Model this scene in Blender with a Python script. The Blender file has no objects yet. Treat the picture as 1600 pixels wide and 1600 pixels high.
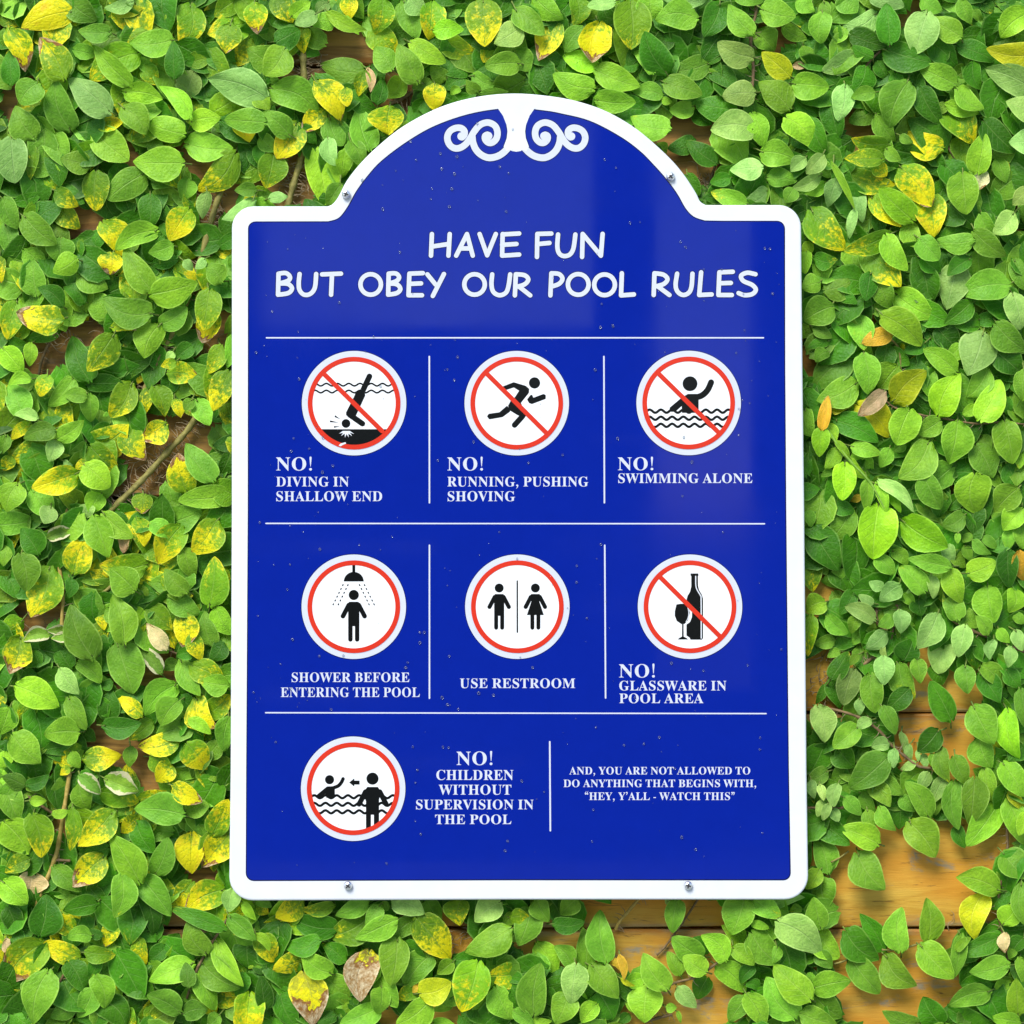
import bpy, bmesh, math, random, json
from math import radians, sin, cos, pi
from mathutils import Vector
from mathutils.geometry import delaunay_2d_cdt

scene = bpy.context.scene
COL = scene.collection
rng = random.Random(11)

# ---------------------------------------------------------------- camera, sky, sun, exposure
D = 1.7                    # metres from the lens to the face of the sign
PX = 0.0005                # one photograph pixel is half a millimetre at the sign
cam = bpy.data.objects.new("camera", bpy.data.cameras.new("camera"))
COL.objects.link(cam)
cam.location = (0, -D, 0)
cam.rotation_euler = (radians(90), 0, 0)
cam.data.sensor_width = 36
cam.data.lens = 36 * D / (1600 * PX)
cam.data.clip_start = 0.05
cam.data.clip_end = 100
scene.camera = cam

SUN_EL, SUN_AZ = 46, -24   # degrees; azimuth from the view axis towards the left, sun behind the camera
world = bpy.data.worlds.new("World")
scene.world = world
world.use_nodes = True
wn = world.node_tree.nodes
sky = wn.new("ShaderNodeTexSky")
sky.sky_type = 'NISHITA'
sky.sun_disc = False
sky.sun_elevation = radians(SUN_EL)
sky.sun_rotation = radians(180 - SUN_AZ)
sky.air_density = 1.0
sky.dust_density = 0.7
sky.ozone_density = 1.0
wn["Background"].inputs[1].default_value = 0.15
# below the horizon: the pale light off the paving and the pool
wl = world.node_tree.links
wtc = wn.new("ShaderNodeTexCoord"); wsp = wn.new("ShaderNodeSeparateXYZ"); wl.new(wtc.outputs["Generated"], wsp.inputs[0])
wmr = wn.new("ShaderNodeMapRange"); wmr.inputs[1].default_value = -0.02; wmr.inputs[2].default_value = 0.0
wl.new(wsp.outputs[2], wmr.inputs[0])
wmx = wn.new("ShaderNodeMix"); wmx.data_type = 'RGBA'; wl.new(wmr.outputs[0], wmx.inputs[0])
wmx.inputs[6].default_value = (1.9, 2.1, 2.3, 1); wl.new(sky.outputs[0], wmx.inputs[7])
wl.new(wmx.outputs[2], wn["Background"].inputs[0])

sun = bpy.data.objects.new("sun", bpy.data.lights.new("sun", 'SUN'))
COL.objects.link(sun)
sun.data.energy = 2.8
sun.data.angle = radians(26)
sun.data.color = (1.0, 0.965, 0.90)
sd = Vector((sin(radians(SUN_AZ)) * cos(radians(SUN_EL)), -cos(radians(SUN_AZ)) * cos(radians(SUN_EL)), sin(radians(SUN_EL))))
sun.rotation_euler = sd.to_track_quat('Z', 'Y').to_euler()

scene.view_settings.view_transform = 'Standard'
scene.view_settings.look = 'None'
scene.view_settings.exposure = 0.5
scene.view_settings.gamma = 1
scene.view_settings.use_curve_mapping = False

scene.cycles.max_bounces = 6
scene.cycles.diffuse_bounces = 3
scene.cycles.glossy_bounces = 3
scene.cycles.transmission_bounces = 5
scene.cycles.caustics_reflective = False
scene.cycles.caustics_refractive = False

# ---------------------------------------------------------------- helpers
def P(px, py, y=0.0):
    """point at depth y that stands at photograph pixel (px, py)"""
    k = PX * (D + y) / D
    return Vector(((px - 800) * k, y, (800 - py) * k))

def tag(o, label=None, cat=None, group=None, kind=None):
    if label: o["label"] = label
    if cat: o["category"] = cat
    if group: o["group"] = group
    if kind: o["kind"] = kind
    return o

def empty(name, loc):
    o = bpy.data.objects.new(name, None)
    o.empty_display_size = 0.03
    COL.objects.link(o)
    o.location = loc
    return o

def link_mesh(name, me, parent=None):
    o = bpy.data.objects.new(name, me)
    COL.objects.link(o)
    if parent is not None:
        top = parent
        off = Vector((0, 0, 0))
        while top is not None:
            off += top.location
            top = top.parent
        me.transform(__import__("mathutils").Matrix.Translation(-off))
        o.parent = parent
    return o

def mesh_obj(name, verts, faces, mat, parent=None, smooth=False, mats=None):
    me = bpy.data.meshes.new(name)
    me.from_pydata([tuple(v) for v in verts], [], faces)
    for m in (mat if isinstance(mat, (list, tuple)) else [mat]):
        me.materials.append(m)
    if mats:
        me.polygons.foreach_set("material_index", mats)
    if smooth:
        me.polygons.foreach_set("use_smooth", [True] * len(me.polygons))
    me.update()
    return link_mesh(name, me, parent)

def area(c):
    return 0.5 * sum(c[i - 1][0] * c[i][1] - c[i][0] * c[i - 1][1] for i in range(len(c)))

def winding(c, x, y):
    w = 0
    n = len(c)
    for i in range(n):
        x0, y0 = c[i - 1]
        x1, y1 = c[i]
        if (y0 <= y) != (y1 <= y):
            t = (y - y0) / (y1 - y0)
            if x0 + t * (x1 - x0) > x:
                w += 1 if y1 > y0 else -1
    return w

def fill(contours):
    """triangulate the union (non-zero rule) of closed outlines"""
    vs, es = [], []
    boxes = []
    for c in contours:
        n0 = len(vs)
        vs += [Vector((p[0], p[1])) for p in c]
        es += [(n0 + i, n0 + (i + 1) % len(c)) for i in range(len(c))]
        xs = [p[0] for p in c]; ys = [p[1] for p in c]
        boxes.append((min(xs), min(ys), max(xs), max(ys)))
    ov, oe, of, _, _, _ = delaunay_2d_cdt(vs, es, [], 0, 1e-4)
    keep = []
    for f in of:
        cx = sum(ov[i].x for i in f) / len(f); cy = sum(ov[i].y for i in f) / len(f)
        w = 0
        for c, b in zip(contours, boxes):
            if b[0] <= cx <= b[2] and b[1] <= cy <= b[3]:
                w += winding(c, cx, cy)
        if w:
            keep.append(list(f))
    return ov, keep

def ccw(c):
    return c if area(c) > 0 else c[::-1]

def flat(name, contours, y, mat, parent=None):
    """a printed sheet on the sign: outlines in photograph pixels at depth y"""
    ov, fs = fill(contours)
    vs = [P(v.x, v.y, y) for v in ov]
    out = []
    for f in fs:
        a, b, c = (ov[i] for i in f[:3])
        # keep the face looking at -Y
        s = (b.x - a.x) * (c.y - a.y) - (b.y - a.y) * (c.x - a.x)
        out.append(f if s < 0 else f[::-1])
    return mesh_obj(name, vs, out, mat, parent)

def circ(cx, cy, r, n=72):
    return [(cx + r * cos(2 * pi * i / n), cy + r * sin(2 * pi * i / n)) for i in range(n)]

def capsule(p, q, r, n=8):
    ang = math.atan2(q[1] - p[1], q[0] - p[0])
    out = []
    for i in range(n + 1):
        a = ang - pi / 2 + pi * i / n
        out.append((q[0] + r * cos(a), q[1] + r * sin(a)))
    for i in range(n + 1):
        a = ang + pi / 2 + pi * i / n
        out.append((p[0] + r * cos(a), p[1] + r * sin(a)))
    return ccw(out)

def strokes(path, r):
    return [capsule(path[i], path[i + 1], r) for i in range(len(path) - 1)]

def spline(pts, k=6):
    """Catmull-Rom through the points"""
    out = []
    n = len(pts)
    for i in range(n - 1):
        p0 = pts[max(i - 1, 0)]; p1 = pts[i]; p2 = pts[i + 1]; p3 = pts[min(i + 2, n - 1)]
        for j in range(k):
            t = j / k
            out.append(tuple(0.5 * (2 * b + (c - a) * t + (2 * a - 5 * b + 4 * c - d) * t * t + (3 * b - a - 3 * c + d) * t ** 3)
                             for a, b, c, d in zip(p0, p1, p2, p3)))
    out.append(tuple(pts[-1]))
    return out

class MB:
    def __init__(s): s.v = []; s.f = []
    def tube(s, pts, radii, n=6, cap=True):
        pts = [Vector(p) for p in pts]
        b = len(s.v)
        m = len(pts)
        for i, p in enumerate(pts):
            t = (pts[min(i + 1, m - 1)] - pts[max(i - 1, 0)]).normalized()
            u = t.cross(Vector((0.13, 1, 0.07))).normalized()
            w = t.cross(u)
            r = radii[i] if isinstance(radii, (list, tuple)) else radii
            for j in range(n):
                a = 2 * pi * j / n
                s.v.append(p + u * (r * cos(a)) + w * (r * sin(a)))
        for i in range(m - 1):
            for j in range(n):
                s.f.append((b + i * n + j, b + i * n + (j + 1) % n, b + (i + 1) * n + (j + 1) % n, b + (i + 1) * n + j))
        if cap:
            s.f.append(tuple(b + j for j in range(n))[::-1])
            s.f.append(tuple(b + (m - 1) * n + j for j in range(n)))
    def build(s, name, mat, parent=None, smooth=True):
        return mesh_obj(name, s.v, s.f, mat, parent, smooth)

# ---------------------------------------------------------------- materials
def new_mat(name):
    m = bpy.data.materials.new(name)
    m.use_nodes = True
    nt = m.node_tree
    return m, nt.nodes, nt.links, nt.nodes["Principled BSDF"]

def N(nodes, kind, **kw):
    n = nodes.new(kind)
    for k, v in kw.items():
        setattr(n, k, v)
    return n

def math_node(nodes, links, op, a, b=None, c=None, clamp=False):
    n = nodes.new("ShaderNodeMath"); n.operation = op; n.use_clamp = clamp
    for i, x in enumerate((a, b, c)):
        if x is None: continue
        if isinstance(x, (int, float)): n.inputs[i].default_value = x
        else: links.new(x, n.inputs[i])
    return n.outputs[0]

def mix_col(nodes, links, fac, a, b, blend='MIX'):
    n = nodes.new("ShaderNodeMix"); n.data_type = 'RGBA'; n.blend_type = blend
    for sock, x in ((n.inputs[0], fac), (n.inputs[6], a), (n.inputs[7], b)):
        if isinstance(x, (int, float)): sock.default_value = x
        elif isinstance(x, tuple): sock.default_value = (*x, 1) if len(x) == 3 else x
        else: links.new(x, sock)
    return n.outputs[2]

def print_mat(name, col, rough=0.12, spec=0.5, speck=0.0):
    """printed, slightly dusty plastic sheet"""
    m, n, l, b = new_mat(name)
    tc = N(n, "ShaderNodeTexCoord")
    no = N(n, "ShaderNodeTexNoise"); no.inputs["Scale"].default_value = 9; no.inputs["Detail"].default_value = 5
    l.new(tc.outputs["Object"], no.inputs["Vector"])
    r = math_node(n, l, 'MULTIPLY_ADD', no.outputs["Fac"], 0.16, rough - 0.08)
    l.new(r, b.inputs["Roughness"])
    fine = N(n, "ShaderNodeTexNoise"); fine.inputs["Scale"].default_value = 60; fine.inputs["Detail"].default_value = 6
    l.new(tc.outputs["Object"], fine.inputs["Vector"])
    f = math_node(n, l, 'MULTIPLY_ADD', fine.outputs["Fac"], 0.12, 0.94)
    c = N(n, "ShaderNodeMix"); c.data_type = 'RGBA'; c.blend_type = 'MULTIPLY'; c.inputs[0].default_value = 1
    c.inputs[6].default_value = (*col, 1)
    cm = N(n, "ShaderNodeCombineXYZ")
    for i in range(3): l.new(f, cm.inputs[i])
    l.new(cm.outputs[0], c.inputs[7])
    l.new(c.outputs[2], b.inputs["Base Color"])
    b.inputs["Specular IOR Level"].default_value = spec
    return m

M_WHITE = print_mat("white_enamel", (0.755, 0.785, 0.82), 0.35, 0.3)
M_PRINT = print_mat("white_print", (0.63, 0.665, 0.775), 0.25, 0.25)
M_PAPER = print_mat("white_disc", (0.87, 0.89, 0.90), 0.3, 0.3)
M_BLUE = print_mat("blue_print", (0.0030, 0.0165, 0.278), 0.05, 0.17)
M_NAVY = print_mat("dark_navy_line", (0.004, 0.006, 0.05), 0.2, 0.22)
M_RED = print_mat("red_print", (0.66, 0.038, 0.018), 0.2, 0.22)
M_BLACK = print_mat("black_print", (0.006, 0.007, 0.007), 0.2, 0.22)

m, n, l, b = new_mat("screw_steel")
b.inputs["Metallic"].default_value = 1; b.inputs["Base Color"].default_value = (0.86, 0.87, 0.88, 1); b.inputs["Roughness"].default_value = 0.38
no = N(n, "ShaderNodeTexNoise"); no.inputs["Scale"].default_value = 900
bp = N(n, "ShaderNodeBump"); bp.inputs["Strength"].default_value = 0.1; bp.inputs["Distance"].default_value = 0.0003
l.new(no.outputs["Fac"], bp.inputs["Height"]); l.new(bp.outputs[0], b.inputs["Normal"])
M_STEEL = m
m, n, l, b = new_mat("recess_shade")
b.inputs["Base Color"].default_value = (0.02, 0.02, 0.022, 1); b.inputs["Roughness"].default_value = 0.6
no = N(n, "ShaderNodeTexNoise"); no.inputs["Scale"].default_value = 700
rr = N(n, "ShaderNodeValToRGB"); rr.color_ramp.elements[0].color = (0.008, 0.008, 0.009, 1); rr.color_ramp.elements[1].color = (0.05, 0.05, 0.052, 1)
l.new(no.outputs["Fac"], rr.inputs[0]); l.new(rr.outputs[0], b.inputs["Base Color"])
M_SHADE = m

m, n, l, b = new_mat("rain_water")
n.remove(b)
fr = N(n, "ShaderNodeFresnel"); fr.inputs["IOR"].default_value = 1.5
lw = math_node(n, l, 'MULTIPLY_ADD', fr.outputs[0], 0.6, 0.02, True)
tp = N(n, "ShaderNodeBsdfTransparent"); tp.inputs["Color"].default_value = (0.93, 0.95, 0.97, 1)
gl = N(n, "ShaderNodeBsdfGlossy"); gl.inputs["Roughness"].default_value = 0.12
no = N(n, "ShaderNodeTexNoise"); no.inputs["Scale"].default_value = 300
l.new(math_node(n, l, 'MULTIPLY_ADD', no.outputs["Fac"], 0.06, 0.07), gl.inputs["Roughness"])
ms = N(n, "ShaderNodeMixShader"); l.new(lw, ms.inputs[0]); l.new(tp.outputs[0], ms.inputs[1]); l.new(gl.outputs[0], ms.inputs[2])
l.new(ms.outputs[0], n["Material Output"].inputs["Surface"])
M_WATER = m

def leaf_material():
    m, n, l, b = new_mat("fig_leaf")
    base = N(n, "ShaderNodeAttribute", attribute_name="leafcol").outputs["Color"]
    mx = N(n, "ShaderNodeAttribute", attribute_name="leafmix")
    sep = N(n, "ShaderNodeSeparateColor"); l.new(mx.outputs["Color"], sep.inputs[0])
    yel, dead, seed, cream = sep.outputs[0], sep.outputs[1], sep.outputs[2], mx.outputs["Alpha"]
    uv = N(n, "ShaderNodeUVMap", uv_map="UVMap")
    sx = N(n, "ShaderNodeSeparateXYZ"); l.new(uv.outputs[0], sx.inputs[0])
    u, v = sx.outputs[0], sx.outputs[1]
    s = math_node(n, l, 'ABSOLUTE', math_node(n, l, 'MULTIPLY_ADD', v, 2.0, -1.0))
    cb = N(n, "ShaderNodeCombineXYZ")
    l.new(math_node(n, l, 'MULTIPLY', u, 1.5), cb.inputs[0]); l.new(v, cb.inputs[1])
    l.new(math_node(n, l, 'MULTIPLY', seed, 97.0), cb.inputs[2])
    def noise(scale, detail=4, rough=0.55, dist=0.0):
        t = N(n, "ShaderNodeTexNoise"); t.inputs["Scale"].default_value = scale; t.inputs["Detail"].default_value = detail
        t.inputs["Roughness"].default_value = rough; t.inputs["Distortion"].default_value = dist
        l.new(cb.outputs[0], t.inputs["Vector"]); return t.outputs["Fac"]
    def ramp(x, lo, hi):
        t = N(n, "ShaderNodeMapRange"); t.interpolation_type = 'SMOOTHSTEP'
        t.inputs[1].default_value = lo; t.inputs[2].default_value = hi; l.new(x, t.inputs[0]); return t.outputs[0]
    # veins: midrib and slanting side veins
    mid = math_node(n, l, 'SUBTRACT', 1.0, ramp(s, 0.012, 0.06))
    warp = math_node(n, l, 'MULTIPLY', noise(3.0, 2), 0.35)
    ph = math_node(n, l, 'ADD', math_node(n, l, 'MULTIPLY_ADD', u, 6.5, warp), math_node(n, l, 'MULTIPLY', math_node(n, l, 'POWER', s, 0.85), -1.9))
    fr = math_node(n, l, 'ABSOLUTE', math_node(n, l, 'MULTIPLY_ADD', math_node(n, l, 'FRACT', ph), 2.0, -1.0))
    side = math_node(n, l, 'MULTIPLY', ramp(fr, 0.86, 0.98), math_node(n, l, 'SUBTRACT', 1.0, ramp(s, 0.55, 0.98)))
    vein = math_node(n, l, 'MAXIMUM', mid, math_node(n, l, 'MULTIPLY', side, 0.55))
    # base green, blotchy
    blot = noise(2.2, 3)
    g1 = mix_col(n, l, ramp(blot, 0.25, 0.75), mix_col(n, l, 1.0, base, (0.74, 0.80, 0.72), 'MULTIPLY'), mix_col(n, l, 1.0, base, (1.22, 1.14, 1.2), 'MULTIPLY'))
    fine = ramp(noise(26, 5, 0.7), 0.30, 0.70)
    g1 = mix_col(n, l, fine, mix_col(n, l, 1.0, g1, (0.86, 0.88, 0.84), 'MULTIPLY'), mix_col(n, l, 1.0, g1, (1.14, 1.10, 1.22), 'MULTIPLY'))
    g2 = mix_col(n, l, math_node(n, l, 'MULTIPLY', vein, 0.6), g1, mix_col(n, l, 0.35, mix_col(n, l, 1.0, base, (1.5, 1.3, 1.9), 'MULTIPLY'), (0.36, 0.50, 0.16)))
    # yellow mottling between the veins
    field = math_node(n, l, 'ADD', math_node(n, l, 'MULTIPLY', noise(6.5, 6, 0.7, 0.3), 0.72),
                      math_node(n, l, 'MULTIPLY_ADD', math_node(n, l, 'MULTIPLY', noise(1.6, 2), u), 0.5, 0.02))
    field = math_node(n, l, 'SUBTRACT', field, math_node(n, l, 'MULTIPLY', vein, 0.05))
    thr = math_node(n, l, 'MULTIPLY_ADD', yel, -0.55, 0.80)
    ym = math_node(n, l, 'MULTIPLY', math_node(n, l, 'MULTIPLY', math_node(n, l, 'SUBTRACT', field, thr), 9.0, clamp=True), ramp(yel, 0.0, 0.08), clamp=True)
    ycol = mix_col(n, l, ramp(noise(3.1, 2), 0.50, 0.85), (0.95, 0.86, 0.010), (0.94, 0.62, 0.03))
    halo = math_node(n, l, 'MULTIPLY', math_node(n, l, 'MULTIPLY', math_node(n, l, 'SUBTRACT', math_node(n, l, 'ADD', field, 0.10), thr), 5.0, clamp=True), math_node(n, l, 'MULTIPLY', ramp(yel, 0.0, 0.08), 0.42))
    c3 = mix_col(n, l, halo, g2, (0.48, 0.66, 0.03))
    c4 = mix_col(n, l, ym, c3, ycol)
    # dead tissue from the tip inwards, brown rim and bleached centre
    dn = math_node(n, l, 'ADD', math_node(n, l, 'ADD', u, math_node(n, l, 'MULTIPLY_ADD', noise(3.4, 4), 0.9, -0.45)), math_node(n, l, 'MULTIPLY_ADD', s, 0.25, -0.1))
    dt = math_node(n, l, 'SUBTRACT', 1.12, dead)
    da = math_node(n, l, 'MULTIPLY', ramp(math_node(n, l, 'SUBTRACT', dn, dt), -0.02, 0.03), ramp(dead, 0.0, 0.05))
    dc = math_node(n, l, 'MULTIPLY', ramp(math_node(n, l, 'SUBTRACT', dn, dt), 0.05, 0.16), 1.0)
    brown = mix_col(n, l, noise(6.0, 4), (0.16, 0.065, 0.015), (0.50, 0.24, 0.06))
    pale = mix_col(n, l, ramp(noise(7.5, 5, 0.7), 0.35, 0.7), (0.42, 0.23, 0.075), (0.82, 0.68, 0.42))
    c5 = mix_col(n, l, da, c4, mix_col(n, l, dc, brown, pale))
    # thin pale rim, broad cream rim on the variegated ones
    edge = ramp(s, 0.885, 0.96)
    c6 = mix_col(n, l, math_node(n, l, 'MULTIPLY', edge, 0.85), c5, mix_col(n, l, 0.22, mix_col(n, l, 1.0, c5, (1.6, 1.45, 1.8), 'MULTIPLY'), (0.50, 0.66, 0.20)))
    ce = math_node(n, l, 'MULTIPLY', ramp(math_node(n, l, 'ADD', s, math_node(n, l, 'MULTIPLY_ADD', noise(4.5, 3), 0.8, -0.4)), 0.62, 0.76), cream)
    c7 = mix_col(n, l, ce, c6, (0.78, 0.74, 0.42))
    l.new(c7, b.inputs["Base Color"])
    rg = math_node(n, l, 'MULTIPLY_ADD', noise(2.6, 3), 0.25, 0.36)
    l.new(rg, b.inputs["Roughness"])
    b.inputs["Specular IOR Level"].default_value = 0.26
    b.inputs["Coat Weight"].default_value = 0.0
    # bullate surface: raised cells between sunken veins
    vo = N(n, "ShaderNodeTexVoronoi"); vo.feature = 'SMOOTH_F1'; vo.inputs["Scale"].default_value = 12
    l.new(cb.outputs[0], vo.inputs["Vector"])
    h = math_node(n, l, 'ADD', math_node(n, l, 'MULTIPLY', vein, -0.55), math_node(n, l, 'MULTIPLY', vo.outputs["Distance"], -0.7))
    h = math_node(n, l, 'ADD', h, math_node(n, l, 'MULTIPLY', noise(18, 4), 0.4))
    bp = N(n, "ShaderNodeBump"); bp.inputs["Strength"].default_value = 0.6; bp.inputs["Distance"].default_value = 0.0011
    l.new(h, bp.inputs["Height"]); l.new(bp.outputs[0], b.inputs["Normal"])
    # light shining through the blade
    tr = N(n, "ShaderNodeBsdfTranslucent"); l.new(mix_col(n, l, 1.0, c7, (1.0, 1.0, 0.6), 'MULTIPLY'), tr.inputs["Color"])
    ms = N(n, "ShaderNodeMixShader"); ms.inputs[0].default_value = 0.22
    l.new(b.outputs[0], ms.inputs[1]); l.new(tr.outputs[0], ms.inputs[2])
    l.new(ms.outputs[0], n["Material Output"].inputs["Surface"])
    return m
M_LEAF = leaf_material()

def bark_mat(name, c0, c1, scale=260):
    m, n, l, b = new_mat(name)
    tc = N(n, "ShaderNodeTexCoord")
    no = N(n, "ShaderNodeTexNoise"); no.inputs["Scale"].default_value = scale; no.inputs["Detail"].default_value = 5
    l.new(tc.outputs["Object"], no.inputs["Vector"])
    r = N(n, "ShaderNodeValToRGB"); r.color_ramp.elements[0].position = 0.3; r.color_ramp.elements[1].position = 0.7
    r.color_ramp.elements[0].color = (*c0, 1); r.color_ramp.elements[1].color = (*c1, 1)
    l.new(no.outputs["Fac"], r.inputs[0]); l.new(r.outputs[0], b.inputs["Base Color"])
    b.inputs["Roughness"].default_value = 0.7
    bp = N(n, "ShaderNodeBump"); bp.inputs["Strength"].default_value = 0.6; bp.inputs["Distance"].default_value = 0.0006
    l.new(no.outputs["Fac"], bp.inputs["Height"]); l.new(bp.outputs[0], b.inputs["Normal"])
    return m
M_STEM = bark_mat("olive_stem", (0.16, 0.14, 0.03), (0.34, 0.30, 0.07))
M_TWIG = bark_mat("brown_twig", (0.10, 0.065, 0.025), (0.26, 0.17, 0.07))
M_YSTEM = bark_mat("yellow_stem", (0.34, 0.24, 0.04), (0.55, 0.40, 0.10))
M_SHOOT = bark_mat("green_shoot", (0.16, 0.34, 0.03), (0.30, 0.52, 0.06))
M_STALK = bark_mat("leaf_stalk", (0.11, 0.17, 0.03), (0.22, 0.30, 0.05))
M_ROOT = bark_mat("root_fibre", (0.20, 0.14, 0.07), (0.44, 0.34, 0.19))

def wood_material():
    m, n, l, b = new_mat("weathered_pine")
    tc = N(n, "ShaderNodeTexCoord")
    pk = N(n, "ShaderNodeAttribute", attribute_name="plank").outputs["Fac"]
    mp = N(n, "ShaderNodeVectorMath", operation='ADD')
    cx = N(n, "ShaderNodeCombineXYZ"); l.new(math_node(n, l, 'MULTIPLY', pk, 7.3), cx.inputs[0]); l.new(math_node(n, l, 'MULTIPLY', pk, 3.1), cx.inputs[1])
    l.new(tc.outputs["Object"], mp.inputs[0]); l.new(cx.outputs[0], mp.inputs[1])
    def noise(sc, scale, detail=6, dist=0.0, rough=0.6):
        v = N(n, "ShaderNodeMapping"); v.inputs["Scale"].default_value = sc; l.new(mp.outputs[0], v.inputs[0])
        t = N(n, "ShaderNodeTexNoise"); t.inputs["Scale"].default_value = scale; t.inputs["Detail"].default_value = detail
        t.inputs["Distortion"].default_value = dist; t.inputs["Roughness"].default_value = rough
        l.new(v.outputs[0], t.inputs["Vector"]); return t.outputs["Fac"]
    def ramp(x, lo, hi):
        t = N(n, "ShaderNodeMapRange"); t.interpolation_type = 'SMOOTHSTEP'
        t.inputs[1].default_value = lo; t.inputs[2].default_value = hi; l.new(x, t.inputs[0]); return t.outputs[0]
    grain = noise((1.0, 1, 7), 11, 8, 1.1, 0.62)
    fine = noise((1.0, 1, 30), 60, 6)
    broad = noise((1, 1, 2.2), 7, 3)
    c = mix_col(n, l, ramp(grain, 0.32, 0.68), (0.52, 0.275, 0.028), (0.68, 0.415, 0.060))
    c = mix_col(n, l, math_node(n, l, 'MULTIPLY', ramp(fine, 0.48, 0.74), 0.50), c, (0.36, 0.17, 0.03))
    c = mix_col(n, l, math_node(n, l, 'MULTIPLY', ramp(broad, 0.42, 0.66), 0.75), c, (0.66, 0.27, 0.020))
    grey = math_node(n, l, 'MULTIPLY', ramp(noise((1, 1, 3.0), 13, 6, 0.8, 0.7), 0.555, 0.66), ramp(noise((1, 1, 1), 90, 4), 0.35, 0.6))
    c = mix_col(n, l, math_node(n, l, 'MULTIPLY', grey, 0.85), c, (0.27, 0.25, 0.18))
    dark = ramp(noise((1, 1, 9), 26, 5, 1.2, 0.7), 0.59, 0.70)
    c = mix_col(n, l, math_node(n, l, 'MULTIPLY', dark, 0.85), c, (0.11, 0.055, 0.016))
    wear = ramp(math_node(n, l, 'ADD', N(n, "ShaderNodeAttribute", attribute_name="wear").outputs["Fac"], math_node(n, l, 'MULTIPLY_ADD', broad, 0.6, -0.3)), 0.15, 0.85)
    worn = mix_col(n, l, ramp(grain, 0.36, 0.62), (0.11, 0.055, 0.015), (0.40, 0.215, 0.055))
    worn = mix_col(n, l, math_node(n, l, 'MULTIPLY', ramp(fine, 0.45, 0.7), 0.5), worn, (0.24, 0.16, 0.075))
    c = mix_col(n, l, math_node(n, l, 'MULTIPLY', wear, 0.8), c, worn)
    # darker orange-brown strip along the plank edges
    zz = N(n, "ShaderNodeAttribute", attribute_name="edge").outputs["Fac"]
    em = math_node(n, l, 'MULTIPLY', ramp(math_node(n, l, 'ADD', zz, math_node(n, l, 'MULTIPLY_ADD', noise((1, 1, 4), 20, 5), 0.5, -0.25)), 0.80, 1.0), 0.75)
    c = mix_col(n, l, em, c, mix_col(n, l, ramp(grain, 0.4, 0.6), (0.40, 0.15, 0.02), (0.28, 0.22, 0.12)))
    l.new(c, b.inputs["Base Color"])
    b.inputs["Roughness"].default_value = 0.62
    b.inputs["Specular IOR Level"].default_value = 0.3
    h = math_node(n, l, 'ADD', math_node(n, l, 'MULTIPLY', grain, 0.6), math_node(n, l, 'MULTIPLY', fine, 0.5))
    bp = N(n, "ShaderNodeBump"); bp.inputs["Strength"].default_value = 0.5; bp.inputs["Distance"].default_value = 0.0012
    l.new(h, bp.inputs["Height"]); l.new(bp.outputs[0], b.inputs["Normal"])
    return m
M_WOOD = wood_material()

# ---------------------------------------------------------------- the plank wall
WALL_Y = 0.035
def build_wall():
    me = bpy.data.meshes.new("plank_wall")
    bm = bmesh.new()
    la = bm.verts.layers.float.new("plank")
    le = bm.verts.layers.float.new("edge")
    lw = bm.verts.layers.float.new("wear")
    seams = [-235, 103, 440, 778, 1114, 1451, 1790]
    for i in range(len(seams) - 1):
        z1 = P(0, seams[i] + 1.6, WALL_Y).z
        z0 = P(0, seams[i + 1] - 1.6, WALL_Y).z
        yo = rng.uniform(-0.0008, 0.0008)
        # rounded board edges: profile in (z, y)
        prof = [(z0, 0.004), (z0 + 0.0004, 0.0012), (z0 + 0.0016, 0.0002), (z0 + 0.006, 0), ((z0 + z1) / 2, -0.0003), (z1 - 0.006, 0), (z1 - 0.0016, 0.0002), (z1 - 0.0004, 0.0012), (z1, 0.004), (z1, 0.022), (z0, 0.022)]
        nx = 40
        rows = []
        for k in range(nx + 1):
            x = -0.56 + 1.12 * k / nx
            row = []
            for q, (z, y) in enumerate(prof):
                dz = 0.0006 * sin(x * 31 + i * 2.1 + q) if q in (0, 1, 7, 8) else 0
                v = bm.verts.new((x, WALL_Y + yo + y, z + dz))
                v[la] = float(i)
                qx, qy = 800 + x / PX, 800 - z / PX
                v[lw] = min(1.0, max(0.0, 0.5 - (qx - 760) / 700 - (qy - 1150) / 900))
                v[le] = 1.0 if q in (0, 1, 2, 6, 7, 8) else (0.86 if q in (3, 5) else 0.0)
                row.append(v)
            rows.append(row)
        m = len(prof)
        for k in range(nx):
            for q in range(m):
                bm.faces.new((rows[k][q], rows[k][(q + 1) % m], rows[k + 1][(q + 1) % m], rows[k + 1][q]))
        bm.faces.new(rows[0][::-1]); bm.faces.new(rows[-1])
    n_wood = len(bm.faces)
    # dark sheet added behind the boards to stop light leaking through the seams
    c = [bm.verts.new((x, y, z)) for y in (WALL_Y + 0.0225, WALL_Y + 0.03) for x, z in ((-0.56, -0.5), (0.56, -0.5), (0.56, 0.53), (-0.56, 0.53))]
    for f in ((0, 1, 2, 3), (4, 5, 6, 7), (0, 1, 5, 4), (1, 2, 6, 5), (2, 3, 7, 6), (3, 0, 4, 7)):
        bm.faces.new([c[i] for i in f]).material_index = 1
    bmesh.ops.recalc_face_normals(bm, faces=bm.faces)
    bm.to_mesh(me); bm.free()
    me.materials.append(M_WOOD); me.materials.append(M_SHADE)
    o = bpy.data.objects.new("plank_wall", me)
    COL.objects.link(o)
    tag(o, "weathered honey brown plank wall showing between the climbing leaves", "wall")
build_wall()

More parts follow.
